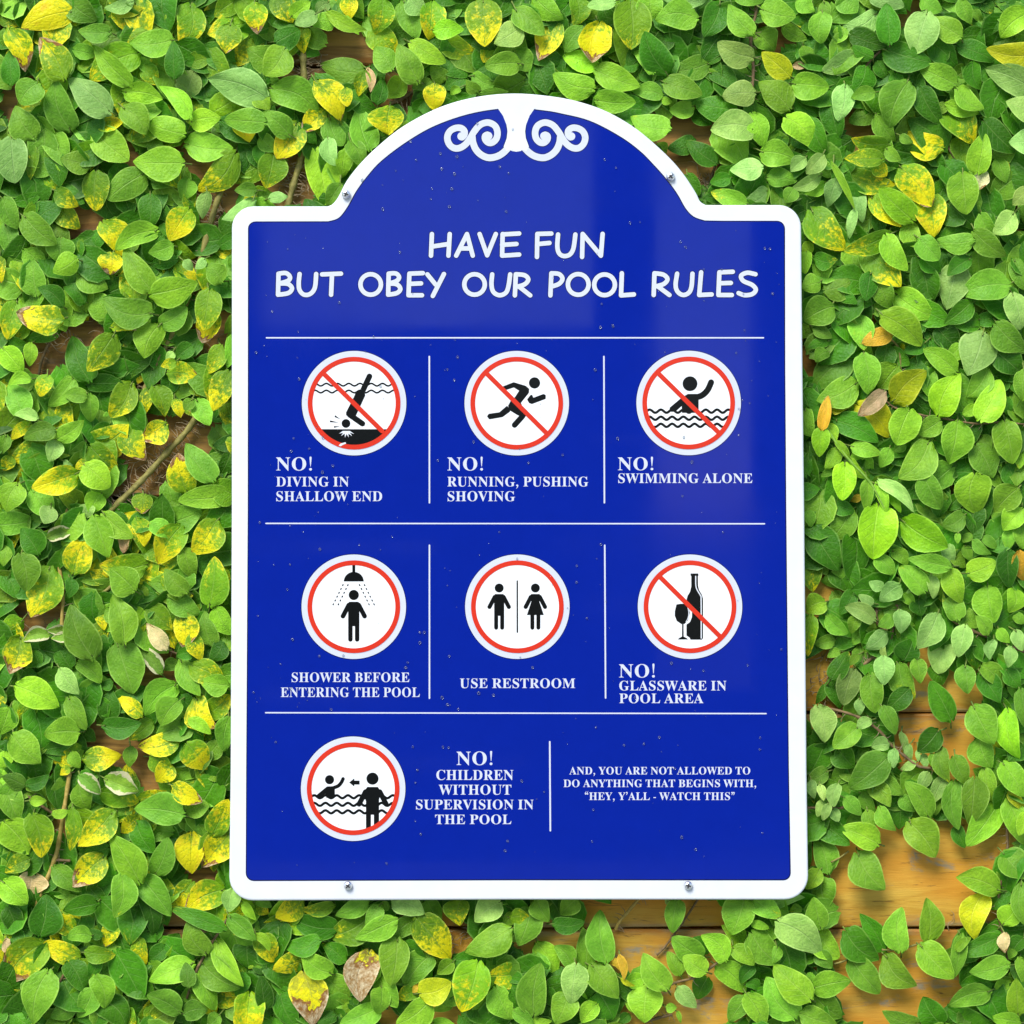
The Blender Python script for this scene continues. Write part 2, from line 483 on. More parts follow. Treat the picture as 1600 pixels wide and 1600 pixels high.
# ---------------------------------------------------------------- unseen front added behind the camera, shaped for the sign's reflection bands
def build_reflected_building():
    m, n, l, b = new_mat("dark_timber_front")
    tc = N(n, "ShaderNodeTexCoord"); no = N(n, "ShaderNodeTexNoise"); no.inputs["Scale"].default_value = 6; no.inputs["Detail"].default_value = 5
    l.new(tc.outputs["Object"], no.inputs["Vector"])
    r = N(n, "ShaderNodeValToRGB"); r.color_ramp.elements[0].color = (0.03, 0.028, 0.026, 1); r.color_ramp.elements[1].color = (0.09, 0.08, 0.07, 1)
    l.new(no.outputs["Fac"], r.inputs[0]); l.new(r.outputs[0], b.inputs["Base Color"]); b.inputs["Roughness"].default_value = 0.8
    m2 = print_mat("pale_streak_bar", (0.75, 0.76, 0.78), 0.5)
    Yb, V, F, mi = -7.0, [], [], []
    def box(x0, x1, z0, z1, y0=Yb - 0.3, y1=Yb, k=0):
        i = len(V)
        V.extend([(x, y, z) for x in (x0, x1) for y in (y0, y1) for z in (z0, z1)])
        for f in ((0, 1, 3, 2), (4, 6, 7, 5), (0, 4, 5, 1), (2, 3, 7, 6), (0, 2, 6, 4), (1, 5, 7, 3)):
            F.append(tuple(i + q for q in f)); mi.append(k)
    box(-4.0, 0.333, -1.4, 0.74)
    box(-4.0, -1.03, 0.74, 3.0)
    box(0.333, 0.576, -1.4, 3.0)
    box(0.576, 0.986, -1.4, -0.72)
    box(0.986, 4.0, -1.4, 3.0)
    box(-1.03, 0.333, 2.6, 3.0); box(0.576, 0.986, 2.6, 3.0)
    for x0, x1, z0, z1 in ((-1.05, -0.30, -0.165, -0.115), (0.18, 0.55, -0.15, -0.11), (0.29, 0.52, -0.40, -0.345), (-1.0, -0.45, -0.76, -0.70), (0.30, 0.56, 0.28, 0.30), (-0.5, 0.05, -1.02, -0.98)):  # pale bars added for the faint streaks mirrored in the sign
        box(x0, x1, z0, z1, Yb + 0.002, Yb + 0.05, 1)
    o = mesh_obj("reflected_building", V, F, [m, m2], None, False, mi)
    tag(o, kind="structure")
build_reflected_building()

# ---------------------------------------------------------------- the sign
def arc(cx, cy, r, a0, a1, k=8):
    return [(cx + r * cos(radians(a0 + (a1 - a0) * i / k)), cy + r * sin(radians(a0 + (a1 - a0) * i / k))) for i in range(k + 1)]

OUTER = (spline([(512, 322), (520, 318), (529, 306), (541, 283), (561, 257), (589, 229), (631, 196), (687, 167), (744, 151), (803, 145.5), (862, 150), (907, 159), (951, 175), (996, 202), (1040, 240), (1067, 270), (1087, 300), (1094, 314), (1103, 320)], 5)
         + [(1130, 320)] + arc(1217, 355, 35, -90, 0) + [(1254.3, 580), (1257, 800), (1260.5, 1200)]
         + arc(1226, 1369, 37, 0, 90) + [(800, 1406)] + arc(395, 1370.5, 37, 90, 180) + [(360, 1200), (361.8, 800)]
         + arc(396, 356, 34, 180, 270) + [(500, 322)])
INNER = (spline([(513, 347.3), (530, 341.5), (544, 324), (558, 299), (575, 276), (596, 253), (632, 225.5), (673, 201), (717, 184), (760, 174), (806, 170), (850, 174), (876, 178.5), (921, 190), (966, 213), (998, 236), (1022, 260), (1043, 284), (1058, 305), (1070, 326), (1083, 339.5), (1101, 346)], 5)
         + [(1130, 346.5)] + arc(1214, 357.5, 11, -90, 0, 5) + [(1225.4, 580), (1227, 800), (1231, 1200)]
         + arc(1224, 1364, 10, 0, 90, 5) + [(800, 1373.8)] + arc(396.5, 1364, 11, 90, 180, 5) + [(386.3, 1200), (388.7, 800)]
         + arc(399, 357.5, 10, 180, 270, 5) + [(490, 347.3)])

sign = empty("pool_rules_sign", P(808, 1406, 0.004))
tag(sign, "white edged blue pool rules sign with an arched top and seven round pictograms", "sign")

def build_plate():
    me = bpy.data.meshes.new("backing_plate")
    bm = bmesh.new()
    T = 0.0042
    c = OUTER if area(OUTER) < 0 else OUTER[::-1]
    n = len(c)
    nrm = []
    for i in range(n):
        a = Vector(c[i - 1]); d = Vector(c[(i + 1) % n])
        t = (d - a).normalized()
        nrm.append(Vector((t.y, -t.x)))
    # inward direction test
    test = Vector(c[0]) + nrm[0] * 2
    if not winding(c, test.x, test.y): nrm = [-q for q in nrm]
    rings = []
    for ins, y in ((0.0, T), (0.0, 0.0016), (0.5, 0.0008), (1.5, 0.0003), (3.2, 0.0), (9.0, 0.0)):
        rings.append([bm.verts.new(P(c[i][0] + nrm[i].x * ins, c[i][1] + nrm[i].y * ins, 0) + Vector((0, y, 0))) for i in range(n)])
    for a, b in zip(rings, rings[1:]):
        for i in range(n):
            bm.faces.new((a[i], a[(i + 1) % n], b[(i + 1) % n], b[i]))
    for ring in (rings[0], rings[-1]):
        cs = [(v.co.x / PX, -v.co.z / PX) for v in ring]
        ov, fs = fill([cs])
        for f in fs:
            if max(f) < n:
                try: bm.faces.new([ring[i] for i in f])
                except ValueError: pass
    bmesh.ops.recalc_face_normals(bm, faces=bm.faces)
    bm.to_mesh(me); bm.free()
    me.materials.append(M_WHITE)
    return link_mesh("backing_plate", me, sign)
build_plate()

L = 0.00016               # thickness of one printed layer
def offset(c, d):
    n = len(c); out = []
    for i in range(n):
        t = (Vector(c[(i + 1) % n]) - Vector(c[i - 1])).normalized()
        out.append((c[i][0] + t.y * d, c[i][1] - t.x * d))
    return out
rim = offset(INNER, 1.6)
if abs(area(rim)) < abs(area(INNER)): rim = offset(INNER, -1.6)
flat("dark_outline", [rim], -L, M_NAVY, sign)
flat("blue_panel", [INNER], -2 * L, M_BLUE, sign)

# scrollwork at the crown (tile pixels at 4x, mirrored about x = 806.7)
def s4(p): return (400 + p[0] / 4, p[1] / 4)
small = spline([s4(p) for p in ((1288, 858), (1302, 842), (1302, 818), (1280, 800), (1245, 801), (1212, 820), (1196, 855), (1204, 895), (1232, 923), (1268, 926), (1305, 906), (1335, 870), (1362, 825), (1395, 785), (1430, 768), (1462, 768), (1495, 788), (1509, 825), (1503, 865), (1478, 890), (1452, 891), (1433, 872), (1432, 850), (1446, 842))], 4)
sweep = spline([s4(p) for p in ((1352, 858), (1356, 890), (1375, 935), (1410, 969), (1455, 986), (1505, 978), (1545, 955), (1580, 920), (1615, 890))], 5)
column = [(777, 168), (786, 181), (791.5, 195), (793, 205), (791.8, 216), (787, 229), (791, 236), (797, 234), (800, 236), (806.7, 237)]
half = strokes(small, 5.1) + strokes(sweep, 5.3) + [circ(*s4((1284, 852)), 6.4, 20), circ(*s4((1452, 850)), 6.4, 20)]
mir = lambda c: [(1613.4 - x, y) for x, y in c]
scroll = [ccw(c) for c in half] + [ccw(mir(c)) for c in half]
flat("scroll_ornament", scroll, -3 * L, M_PRINT, sign)
flat("scroll_column", [ccw(column + mir(column)[::-1])], -3.2 * L, M_WHITE, sign)
cs_ = [capsule(a, b, 1.1, 4) for a, b in zip(column[2:8], column[3:8])]
flat("column_outline", cs_ + [ccw(mir(c)) for c in cs_], -2.8 * L, M_NAVY, sign)
def ol(cs, d):
    return [ccw(c) for c in cs]
thick = [ccw(c) for c in strokes(small, 6.1) + strokes(sweep, 6.3)]
flat("scroll_outline", thick + [ccw(mir(c)) for c in thick], -2.5 * L, M_NAVY, sign)

# headline, hand-lettered strokes
def z1(p): return (350 + p[0] / 3.5556, 130 + p[1] / 3.5556)
def z2(p): return (800 + p[0] / 3.3333, 130 + p[1] / 3.3333)
def ell(cx, cy, rx, ry, z):
    return [z((cx + rx * cos(a), cy + ry * sin(a))) for a in [2 * pi * i / 28 for i in range(29)]]
HL1 = [[(1155, 838), (1150, 958)], [(1254, 838), (1247, 958)], [(1152, 908), (1250, 893)], [(1290, 958), (1350, 838), (1382, 958)], [(1312, 918), (1368, 918)],
       [(1420, 838), (1462, 956), (1510, 838)], [(1548, 838), (1545, 958)], [(1548, 840), (1640, 835)], [(1545, 898), (1625, 893)], [(1545, 958), (1640, 952)]]
HL1b = [[(132, 785), (130, 905)], [(132, 785), (205, 783)], [(132, 838), (195, 832)], [(365, 905), (368, 785), (463, 898), (472, 785)]]
HL1c = [[(240, 788), (236, 850), (245, 885), (268, 900), (300, 893), (320, 860), (330, 788)]]
HL2 = [[(303, 1058), (300, 1175)], [(545, 1062), (650, 1058)], [(600, 1062), (595, 1175)], [(915, 1058), (912, 1175)], [(1030, 1058), (1025, 1178)], [(1030, 1058), (1105, 1055)],
       [(1028, 1115), (1095, 1112)], [(1025, 1178), (1100, 1178)], [(1130, 1062), (1175, 1118)], [(1222, 1060), (1160, 1182)]]
HL2c = [[(303, 1058), (345, 1055), (367, 1077), (355, 1098), (305, 1113)], [(305, 1113), (355, 1115), (378, 1140), (357, 1166), (300, 1175)],
        [(420, 1060), (415, 1110), (420, 1150), (445, 1175), (480, 1170), (505, 1135), (512, 1060)],
        [(915, 1058), (955, 1057), (973, 1078), (957, 1100), (914, 1113)], [(914, 1113), (960, 1117), (980, 1143), (960, 1166), (912, 1175)],
        [(1490, 1062), (1486, 1120), (1497, 1160), (1530, 1178), (1565, 1165), (1580, 1130), (1590, 1062)]]
HL3 = [[(20, 995), (15, 1105)], [(40, 1062), (95, 1105)], [(205, 990), (200, 1105)], [(572, 990), (568, 1105), (635, 1100)], [(742, 990), (738, 1103)], [(762, 1060), (820, 1103)],
       [(985, 985), (975, 1103), (1040, 1100)], [(1080, 985), (1075, 1103)], [(1080, 985), (1150, 982)], [(1078, 1042), (1140, 1040)], [(1075, 1103), (1145, 1103)]]
HL3c = [[(20, 995), (65, 1000), (85, 1022), (65, 1048), (18, 1062)], [(205, 990), (245, 994), (263, 1018), (245, 1045), (203, 1060)],
        [(742, 990), (788, 997), (810, 1020), (790, 1046), (740, 1060)], [(860, 992), (852, 1050), (862, 1085), (890, 1103), (920, 1092), (935, 1060), (940, 992)],
        [(1268, 995), (1225, 987), (1193, 1003), (1205, 1030), (1250, 1050), (1270, 1075), (1252, 1098), (1212, 1104), (1180, 1093)]]
R = 3.5
line1 = [[z1(p) for p in s] for s in HL1] + [[z2(p) for p in s] for s in HL1b] + [spline([z2(p) for p in s], 4) for s in HL1c]
line2 = ([[z1(p) for p in s] for s in HL2] + [spline([z1(p) for p in s], 4) for s in HL2c] + [[z2(p) for p in s] for s in HL3] + [spline([z2(p) for p in s], 4) for s in HL3c]
         + [ell(815, 1118, 57, 57, z1), ell(1392, 1118, 57, 57, z1), ell(345, 1048, 54, 54, z2), ell(482, 1050, 54, 54, z2)])
def lettering(name, lines, parent=sign):
    flat(name, [c for s in lines for c in strokes(s, R)], -3 * L, M_PRINT, parent)
    flat(name.replace("headline", "headline_outline"), [c for s in lines for c in strokes(s, R + 1.0)], -2.5 * L, M_NAVY, parent)  # dark outline just wider than the letters
lettering("headline", line1 + line2)

# ruled divider lines
for x0, y0, x1, y1, w in ((416.3, 527.8, 1193, 527.8, 1.05), (415.5, 817.8, 1194.5, 818.4, 1.05), (415, 1113.6, 1197, 1115, 1.05),
                          (670.8, 557, 671, 785.5, 1.2), (943.6, 557, 944.4, 785.5, 1.2), (671, 852, 671, 1091, 1.2), (944.9, 852, 946.2, 1090.5, 1.2),
                          (859, 1159, 859.9, 1298, 1.25)):
    flat("divider_line", [capsule((x0, y0), (x1, y1), w, 4)], -3 * L, M_PRINT, sign)

# serif captions
GLYPH = json.loads('''{"A":[437,[[[-9,0],[-9,18],[9,21],[24,30],[36,47],[49,75],[206,466],[224,465],[384,87],[411,34],[425,22],[443,18],[443,0],[229,0],[229,18],[270,25],[283,46],[273,81],[253,132],[103,132],[79,71],[76,59],[75,48],[87,26],[124,18],[128,18],[128,0]],[[113,161],[242,161],[177,319]]]],"B":[443,[[[16,0],[16,17],[45,22],[62,32],[72,51],[75,82],[75,369],[69,412],[62,425],[51,433],[15,439],[15,455],[220,455],[274,452],[318,444],[352,429],[377,409],[391,383],[396,351],[389,313],[369,283],[335,261],[287,247],[344,231],[385,206],[410,173],[418,132],[407,76],[371,35],[314,9],[238,0]],[[182,252],[188,252],[234,257],[263,272],[279,301],[285,345],[281,385],[269,412],[248,428],[216,434],[198,432],[188,425],[182,391]],[[222,24],[259,30],[283,49],[296,81],[301,128],[295,176],[277,208],[245,225],[197,231],[182,231],[182,65],[184,46],[190,33],[202,26]]]],"C":[468,[[[257,-11],[193,-3],[137,20],[91,56],[56,104],[34,162],[26,228],[34,294],[56,351],[92,399],[139,435],[195,458],[259,465],[309,459],[367,440],[388,435],[408,443],[419,465],[437,465],[437,308],[420,308],[392,364],[356,407],[313,434],[265,443],[228,437],[198,419],[174,389],[157,347],[147,293],[144,226],[147,164],[159,114],[177,74],[203,46],[237,29],[278,24],[318,29],[358,45],[395,71],[428,106],[447,89],[409,45],[365,14],[314,-5]]]],"D":[496,[[[20,0],[20,17],[47,21],[63,30],[71,46],[74,75],[74,374],[71,407],[61,426],[43,435],[15,439],[15,455],[222,455],[278,452],[328,441],[370,422],[405,396],[433,364],[452,325],[464,279],[468,228],[461,158],[441,101],[408,57],[362,25],[302,6],[228,0]],[[222,24],[253,27],[279,37],[302,53],[319,75],[343,139],[351,229],[347,291],[336,342],[319,382],[294,410],[262,428],[223,433],[202,431],[190,423],[184,409],[182,385],[182,72],[184,48],[190,34],[202,27]]]],"E":[442,[[[14,0],[14,17],[44,20],[62,30],[72,48],[75,78],[75,369],[72,405],[62,425],[44,435],[16,439],[16,455],[399,455],[399,320],[383,320],[369,373],[340,406],[295,424],[232,430],[200,428],[191,424],[186,417],[183,388],[183,246],[193,246],[232,252],[259,269],[277,300],[288,345],[304,345],[304,118],[287,118],[282,154],[273,181],[259,201],[241,213],[216,220],[185,222],[183,222],[183,67],[185,47],[192,35],[206,29],[230,28],[276,30],[313,39],[345,53],[371,75],[393,105],[411,143],[430,143],[402,0]]]],"F":[404,[[[15,0],[15,17],[45,23],[62,34],[72,53],[75,84],[75,375],[71,405],[61,423],[43,433],[14,439],[14,455],[394,455],[394,320],[377,320],[369,357],[355,385],[336,406],[310,420],[275,428],[230,431],[200,429],[186,421],[182,398],[182,247],[190,247],[229,253],[256,270],[274,301],[284,347],[302,347],[302,118],[285,118],[274,168],[257,200],[229,218],[189,224],[182,224],[182,81],[188,43],[196,31],[210,24],[257,17],[257,0]]]],"G":[508,[[[268,-10],[200,-3],[141,19],[93,55],[57,103],[35,161],[28,229],[35,295],[57,352],[93,399],[139,435],[195,458],[257,465],[311,459],[369,441],[388,436],[406,443],[419,465],[437,465],[437,308],[420,308],[403,346],[382,379],[357,406],[329,426],[299,439],[267,443],[230,437],[200,419],[176,389],[159,347],[149,294],[146,228],[154,135],[180,67],[199,44],[221,26],[246,16],[275,13],[308,16],[328,27],[339,45],[343,71],[343,128],[339,154],[329,170],[309,179],[275,182],[275,198],[500,198],[500,182],[473,179],[457,171],[449,155],[446,128],[446,29],[357,0]]]],"H":[523,[[[15,0],[15,17],[45,22],[62,32],[72,50],[75,81],[75,379],[71,406],[62,424],[44,434],[16,439],[16,455],[242,455],[242,439],[204,432],[193,425],[187,415],[182,379],[182,251],[342,251],[342,379],[337,415],[331,425],[320,432],[282,439],[282,455],[507,455],[507,439],[478,434],[461,424],[452,407],[449,379],[449,81],[452,52],[461,33],[478,22],[507,17],[507,0],[282,0],[282,17],[311,21],[329,31],[339,49],[342,81],[342,221],[182,221],[182,81],[185,50],[194,32],[212,22],[242,17],[242,0]]]],"I":[260,[[[13,0],[13,17],[42,23],[61,32],[72,49],[75,75],[75,387],[72,412],[63,427],[45,435],[13,439],[13,455],[244,455],[244,439],[214,435],[196,427],[186,412],[183,387],[183,77],[187,44],[194,34],[206,26],[246,17],[246,0]]]],"L":[427,[[[15,0],[15,17],[45,22],[62,32],[72,50],[75,81],[75,379],[71,407],[62,425],[44,434],[16,439],[16,455],[250,455],[250,439],[208,434],[196,427],[188,416],[182,379],[182,83],[185,47],[191,37],[200,31],[234,28],[278,31],[315,40],[345,56],[370,80],[391,112],[409,154],[427,154],[402,0]]]],"M":[634,[[[14,0],[14,17],[43,22],[61,32],[72,50],[75,79],[75,382],[71,416],[64,426],[53,432],[15,439],[15,455],[185,455],[317,142],[449,455],[617,455],[617,439],[590,433],[573,423],[563,405],[560,378],[560,85],[565,43],[571,31],[582,23],[617,17],[617,0],[396,0],[396,17],[433,25],[443,32],[450,44],[455,83],[455,399],[288,0],[270,0],[105,389],[105,80],[109,48],[120,30],[139,20],[169,17],[169,0]]]],"N":[493,[[[403,-11],[107,350],[107,79],[110,49],[119,31],[136,21],[167,17],[167,0],[18,0],[18,17],[54,23],[65,30],[71,41],[76,79],[76,388],[36,433],[18,439],[18,455],[156,455],[391,169],[391,377],[386,414],[379,425],[369,431],[331,439],[331,455],[480,455],[480,439],[450,434],[433,425],[425,407],[422,377],[422,-11]]]],"O":[526,[[[261,-11],[213,-6],[169,7],[129,29],[94,58],[66,93],[45,134],[32,179],[28,228],[32,276],[45,321],[66,362],[95,397],[130,426],[170,448],[216,462],[265,466],[313,462],[357,448],[397,427],[431,399],[459,364],[481,323],[494,277],[498,228],[494,179],[481,134],[459,93],[430,58],[395,29],[355,7],[310,-6]],[[265,12],[300,18],[328,36],[351,66],[367,108],[376,162],[379,228],[371,321],[348,389],[310,430],[260,443],[225,437],[196,419],[174,389],[158,347],[148,294],[145,228],[153,135],[177,67],[215,26]]]],"P":[418,[[[15,0],[15,17],[45,22],[62,32],[72,50],[75,81],[75,379],[71,406],[62,424],[44,434],[16,439],[16,455],[214,455],[287,452],[336,440],[366,422],[390,398],[404,367],[409,332],[398,280],[367,240],[314,214],[242,206],[182,206],[182,81],[185,50],[194,32],[212,22],[242,17],[242,0]],[[182,230],[201,230],[244,235],[272,253],[287,283],[292,329],[288,375],[275,406],[252,425],[216,431],[199,429],[189,424],[184,414],[182,398]]]],"R":[473,[[[15,0],[15,17],[45,22],[62,32],[72,50],[75,81],[75,379],[71,406],[62,424],[44,434],[16,439],[16,455],[217,455],[305,448],[367,426],[405,388],[417,334],[411,296],[392,265],[360,241],[315,224],[432,50],[452,26],[463,19],[478,17],[480,17],[480,0],[338,0],[201,212],[182,212],[182,81],[185,50],[194,32],[212,22],[242,17],[242,0]],[[182,234],[203,234],[249,240],[280,258],[298,290],[304,336],[299,378],[284,407],[259,425],[224,431],[202,429],[190,422],[184,409],[182,385]]]],"S":[390,[[[43,-11],[43,158],[62,158],[83,94],[111,50],[149,24],[197,15],[231,20],[257,36],[273,60],[279,89],[265,129],[225,160],[163,191],[112,221],[77,253],[56,289],[50,332],[54,370],[67,403],[88,429],[115,449],[148,462],[185,466],[229,461],[282,448],[291,446],[300,445],[313,450],[320,466],[339,466],[339,319],[322,319],[310,354],[293,385],[272,410],[248,429],[222,441],[194,445],[163,440],[140,426],[125,406],[120,380],[124,356],[137,336],[159,319],[189,303],[253,273],[290,253],[317,233],[337,211],[350,188],[357,162],[359,133],[354,93],[339,58],[314,29],[281,8],[240,-6],[192,-10],[158,-8],[126,1],[98,9],[85,12],[69,7],[61,-11]]]],"T":[423,[[[92,0],[92,17],[123,21],[142,31],[152,50],[156,81],[156,433],[149,433],[102,426],[65,403],[41,367],[29,318],[11,318],[11,455],[410,455],[410,317],[394,317],[381,368],[357,404],[319,426],[269,433],[263,433],[263,81],[267,49],[276,30],[296,21],[328,17],[328,0]]]],"U":[492,[[[248,-13],[168,-2],[114,29],[83,81],[73,155],[73,379],[70,406],[61,424],[43,434],[15,439],[15,455],[240,455],[240,439],[202,432],[192,425],[185,415],[181,379],[181,140],[186,88],[203,51],[232,29],[275,22],[326,31],[363,56],[385,99],[392,159],[392,378],[389,406],[379,423],[360,433],[328,439],[328,455],[474,455],[474,439],[448,432],[433,421],[425,404],[422,378],[422,181],[412,92],[380,32],[325,-2]]]],"V":[428,[[[212,-13],[44,381],[22,420],[8,432],[-14,439],[-14,455],[211,455],[211,439],[166,432],[156,423],[152,410],[161,378],[259,143],[348,377],[355,409],[351,423],[342,432],[299,439],[299,455],[442,455],[442,439],[423,436],[408,427],[395,411],[382,383],[230,-13]]]],"W":[611,[[[171,-11],[32,393],[15,427],[3,435],[-15,439],[-15,455],[181,455],[181,439],[150,432],[143,423],[140,410],[148,373],[223,153],[301,353],[286,399],[278,418],[267,429],[229,439],[229,455],[439,455],[439,439],[404,432],[393,412],[399,386],[474,166],[541,369],[549,406],[546,421],[538,430],[503,439],[503,455],[624,455],[624,439],[607,433],[594,421],[575,379],[446,-11],[428,-11],[316,309],[190,-11]]]],"Y":[426,[[[101,0],[101,17],[131,22],[148,32],[157,50],[161,81],[161,179],[46,387],[29,414],[14,429],[1,435],[-13,438],[-13,455],[207,455],[207,438],[195,438],[167,432],[158,425],[156,416],[164,392],[248,226],[333,366],[345,389],[349,408],[336,430],[298,438],[295,438],[295,455],[439,455],[439,438],[423,434],[409,424],[383,392],[268,203],[268,81],[271,50],[280,32],[298,22],[328,17],[328,0]]]]}''')
def comma(x, y):
    return [(x - 48, y + 38), (x - 44, y + 70), (x, y + 88), (x + 46, y + 68), (x + 54, y + 16), (x + 26, y - 56), (x - 34, y - 112), (x - 48, y - 96), (x - 4, y - 40), (x + 2, y - 2), (x - 30, y + 8)]
def turned(x, y):
    return [(2 * x - a, 2 * y - b) for a, b in comma(x, y)]
GLYPH["!"] = [200, [[(70, 470), (100, 484), (130, 470), (134, 430), (108, 140), (92, 140), (66, 430)], circ(100, 40, 46, 14)]]
GLYPH[","] = [180, [comma(85, 6)]]
GLYPH["-"] = [210, [[(30, 120), (180, 120), (180, 172), (30, 172)]]]
GLYPH["'"] = [150, [comma(75, 405)]]
GLYPH["<"] = [260, [turned(80, 410), turned(190, 410)]]
GLYPH[">"] = [260, [comma(75, 400), comma(185, 400)]]
CAP = 462.0
def text_line(s, x0, x1, top, base):
    pen, cs, lo, hi = 0.0, [], 1e9, -1e9
    for ch in s:
        if ch == " ":
            pen += 175; continue
        adv, outl = GLYPH[ch]
        for c in outl:
            q = [(x + pen, y) for x, y in c]
            lo = min(lo, min(p[0] for p in q)); hi = max(hi, max(p[0] for p in q))
            cs.append(q)
        pen += adv + 14
    kx = (x1 - x0) / (hi - lo); ky = (base - top) / CAP
    return [[(x0 + (x - lo) * kx, base - y * ky) for x, y in c] for c in cs]
CELLS = [
    [("NO!", 431.4, 487.4, 714.4, 735), ("DIVING IN", 431.4, 545.2, 744.8, 760), ("SHALLOW END", 431.7, 597, 767.5, 783)],
    [("NO!", 699, 754.7, 714.4, 735), ("RUNNING, PUSHING", 699, 919.2, 744.8, 760), ("SHOVING", 699.5, 804.8, 767.5, 783)],
    [("NO!", 965.5, 1020.8, 714.4, 734.6), ("SWIMMING ALONE", 966, 1175.6, 739.6, 754.6)],
    [("SHOWER BEFORE", 455.7, 639.7, 1050.7, 1065.6), ("ENTERING THE POOL", 438.7, 656, 1074, 1089)],
    [("USE RESTROOM", 718.5, 898.6, 1060, 1075)],
    [("NO!", 967.3, 1023.2, 1037.7, 1058.5), ("GLASSWARE IN", 967.6, 1135, 1063.7, 1078.8), ("POOL AREA", 967.6, 1099, 1083.5, 1098.6)],
    [("NO!", 713.4, 769.5, 1174.2, 1195.3), ("CHILDREN", 681.8, 802.2, 1203, 1218.6), ("WITHOUT", 685.5, 799, 1226, 1241.6), ("SUPERVISION IN", 650, 833.7, 1249.4, 1264.5), ("THE POOL", 679.8, 799, 1272.7, 1287.6)],
    [("AND, YOU ARE NOT ALLOWED TO", 889.4, 1172.3, 1198.2, 1210), ("DO ANYTHING THAT BEGINS WITH,", 880.5, 1181.5, 1218, 1229.8), ("<HEY, Y'ALL - WATCH THIS>", 913.8, 1148, 1238, 1250)],
]
for cell in CELLS:
    flat("caption", [c for ln in cell for c in text_line(*ln)], -3 * L, M_PRINT, sign)

# round pictograms (figures traced in 6.154x tiles)
K = 1600 / 260
def clip_circle(paths, cx, cy, r):
    out = []
    for s in paths:
        cur = []
        for p in s:
            if (p[0] - cx) ** 2 + (p[1] - cy) ** 2 < r * r: cur.append(p)
            else:
                if len(cur) > 1: out.append(cur)
                cur = []
        if len(cur) > 1: out.append(cur)
    return out
def wave(y, x0, x1, peak, amp, period=108):
    n = int((x1 - x0) / 6)
    return [(x0 + 6 * i, y - amp * cos(2 * pi * (x0 + 6 * i - peak) / period)) for i in range(n + 1)]
def blob(pts, r):
    """polygon with rounded corners: outline strokes added to the fill"""
    return [ccw(pts)] + [capsule(pts[i - 1], pts[i], r) for i in range(len(pts))]

def man(cx, top, hr, s, dress=False):
    """standing figure: head centre (cx, top), scale s"""
    f = lambda x, y: (cx + x * s, top + y * s)
    out = [circ(*f(0, 0), hr, 30)]
    if dress:
        out += blob([f(-38, 62), f(38, 62), f(50, 90), f(34, 130), f(76, 256), f(-76, 256), f(-34, 130), f(-50, 90)], 4)
        lg = 240
    else:
        out += blob([f(-38, 62), f(38, 62), f(50, 85), f(44, 150), f(-44, 150), f(-50, 85)], 4)
        out += [ccw([f(-48, 110), f(48, 110), f(48, 268), f(-48, 268)])]
        lg = 240
    for k in (-1, 1):
        out.append(capsule(f(k * 43, 86), f(k * 93, 182), 20 * s))
        out.append(capsule(f(k * 29, lg), f(k * 29, 382), 19 * s))
    return out

rw = 0.0
PICS = []
fig1 = ([capsule((968, 357), (906, 490), 27), circ(742, 810, 42, 30), capsule((790, 735), (900, 812), 27)]
        + blob([(845, 515), (868, 498), (912, 500), (918, 540), (828, 735), (812, 752), (775, 748), (752, 725), (752, 705), (826, 560)], 9)
        + [ccw([(637, 730), (688, 769), (632, 748)]), ccw([(586, 780), (672, 802), (588, 798)]), ccw([(625, 836), (684, 838), (628, 852)])])
ground = [(820 + 401 * cos(a), 615 + 401 * sin(a)) for a in [radians(38.6 + (141.4 - 38.6) * i / 30) for i in range(31)]]
fig1.append(ccw(ground))
w1 = clip_circle([wave(437, 420, 1230, 553, 12), wave(503, 420, 1230, 553, 12)], 820, 615, 402)
fig1 += [c for s in w1 for c in strokes(s, 8)]
burst = [(675, 908), (712, 882), (780, 882), (822, 912), (778, 897), (802, 932), (764, 907), (768, 944), (748, 912), (732, 946), (730, 907), (695, 930), (716, 899)]
PICS.append(("diver", 420, 530, 820, 615, True, fig1, [burst], [(672, 1022), (690, 1003), (738, 990), (742, 1004), (712, 1016), (690, 1030)], ((532, 335), (1092, 885))))
fig2 = ([circ(955, 420, 54, 36)]
        + blob([(660, 462), (755, 425), (865, 458), (893, 482), (890, 512), (812, 610), (775, 565), (822, 492), (758, 452), (688, 475)], 11)
        + blob([(775, 565), (812, 610), (862, 735), (800, 722), (722, 675), (712, 640), (735, 600)], 11)
        + [capsule((838, 742), (763, 825), 27)]
        + blob([(690, 655), (708, 690), (642, 738), (525, 758), (512, 742), (522, 728), (622, 714)], 12)
        + blob([(924, 545), (896, 580), (910, 605), (930, 612), (1052, 566), (1052, 542), (1040, 538), (940, 576)], 11))
PICS.append(("runner", 680, 530, 784, 615, True, fig2, [], None, ((500, 335), (1063, 895))))
fig3 = ([circ(850, 428, 71, 40)] + strokes(spline([(905, 560), (965, 540), (1018, 490), (1053, 415)], 5), 29)
        + blob([(662, 662), (775, 568), (832, 534), (925, 534), (925, 700), (780, 700), (778, 625), (705, 690), (668, 690)], 8))
w3 = clip_circle([wave(692, 420, 1260, 570, 15), wave(760, 420, 1260, 570, 15), wave(828, 420, 1260, 570, 15)], 837, 613, 402)
fig3 += [c for s in w3 for c in strokes(s, 12)]
PICS.append(("swimmer", 940, 530, 837, 613, True, fig3, [], None, ((552, 335), (1125, 897))))
fig4 = ([ccw([(803, 198), (831, 198), (831, 285), (803, 285)]), ccw([(817 + 96 * cos(a), 360 - 92 * sin(a)) for a in [pi * i / 24 for i in range(25)]])]
        + man(817, 490, 49, 1.12))
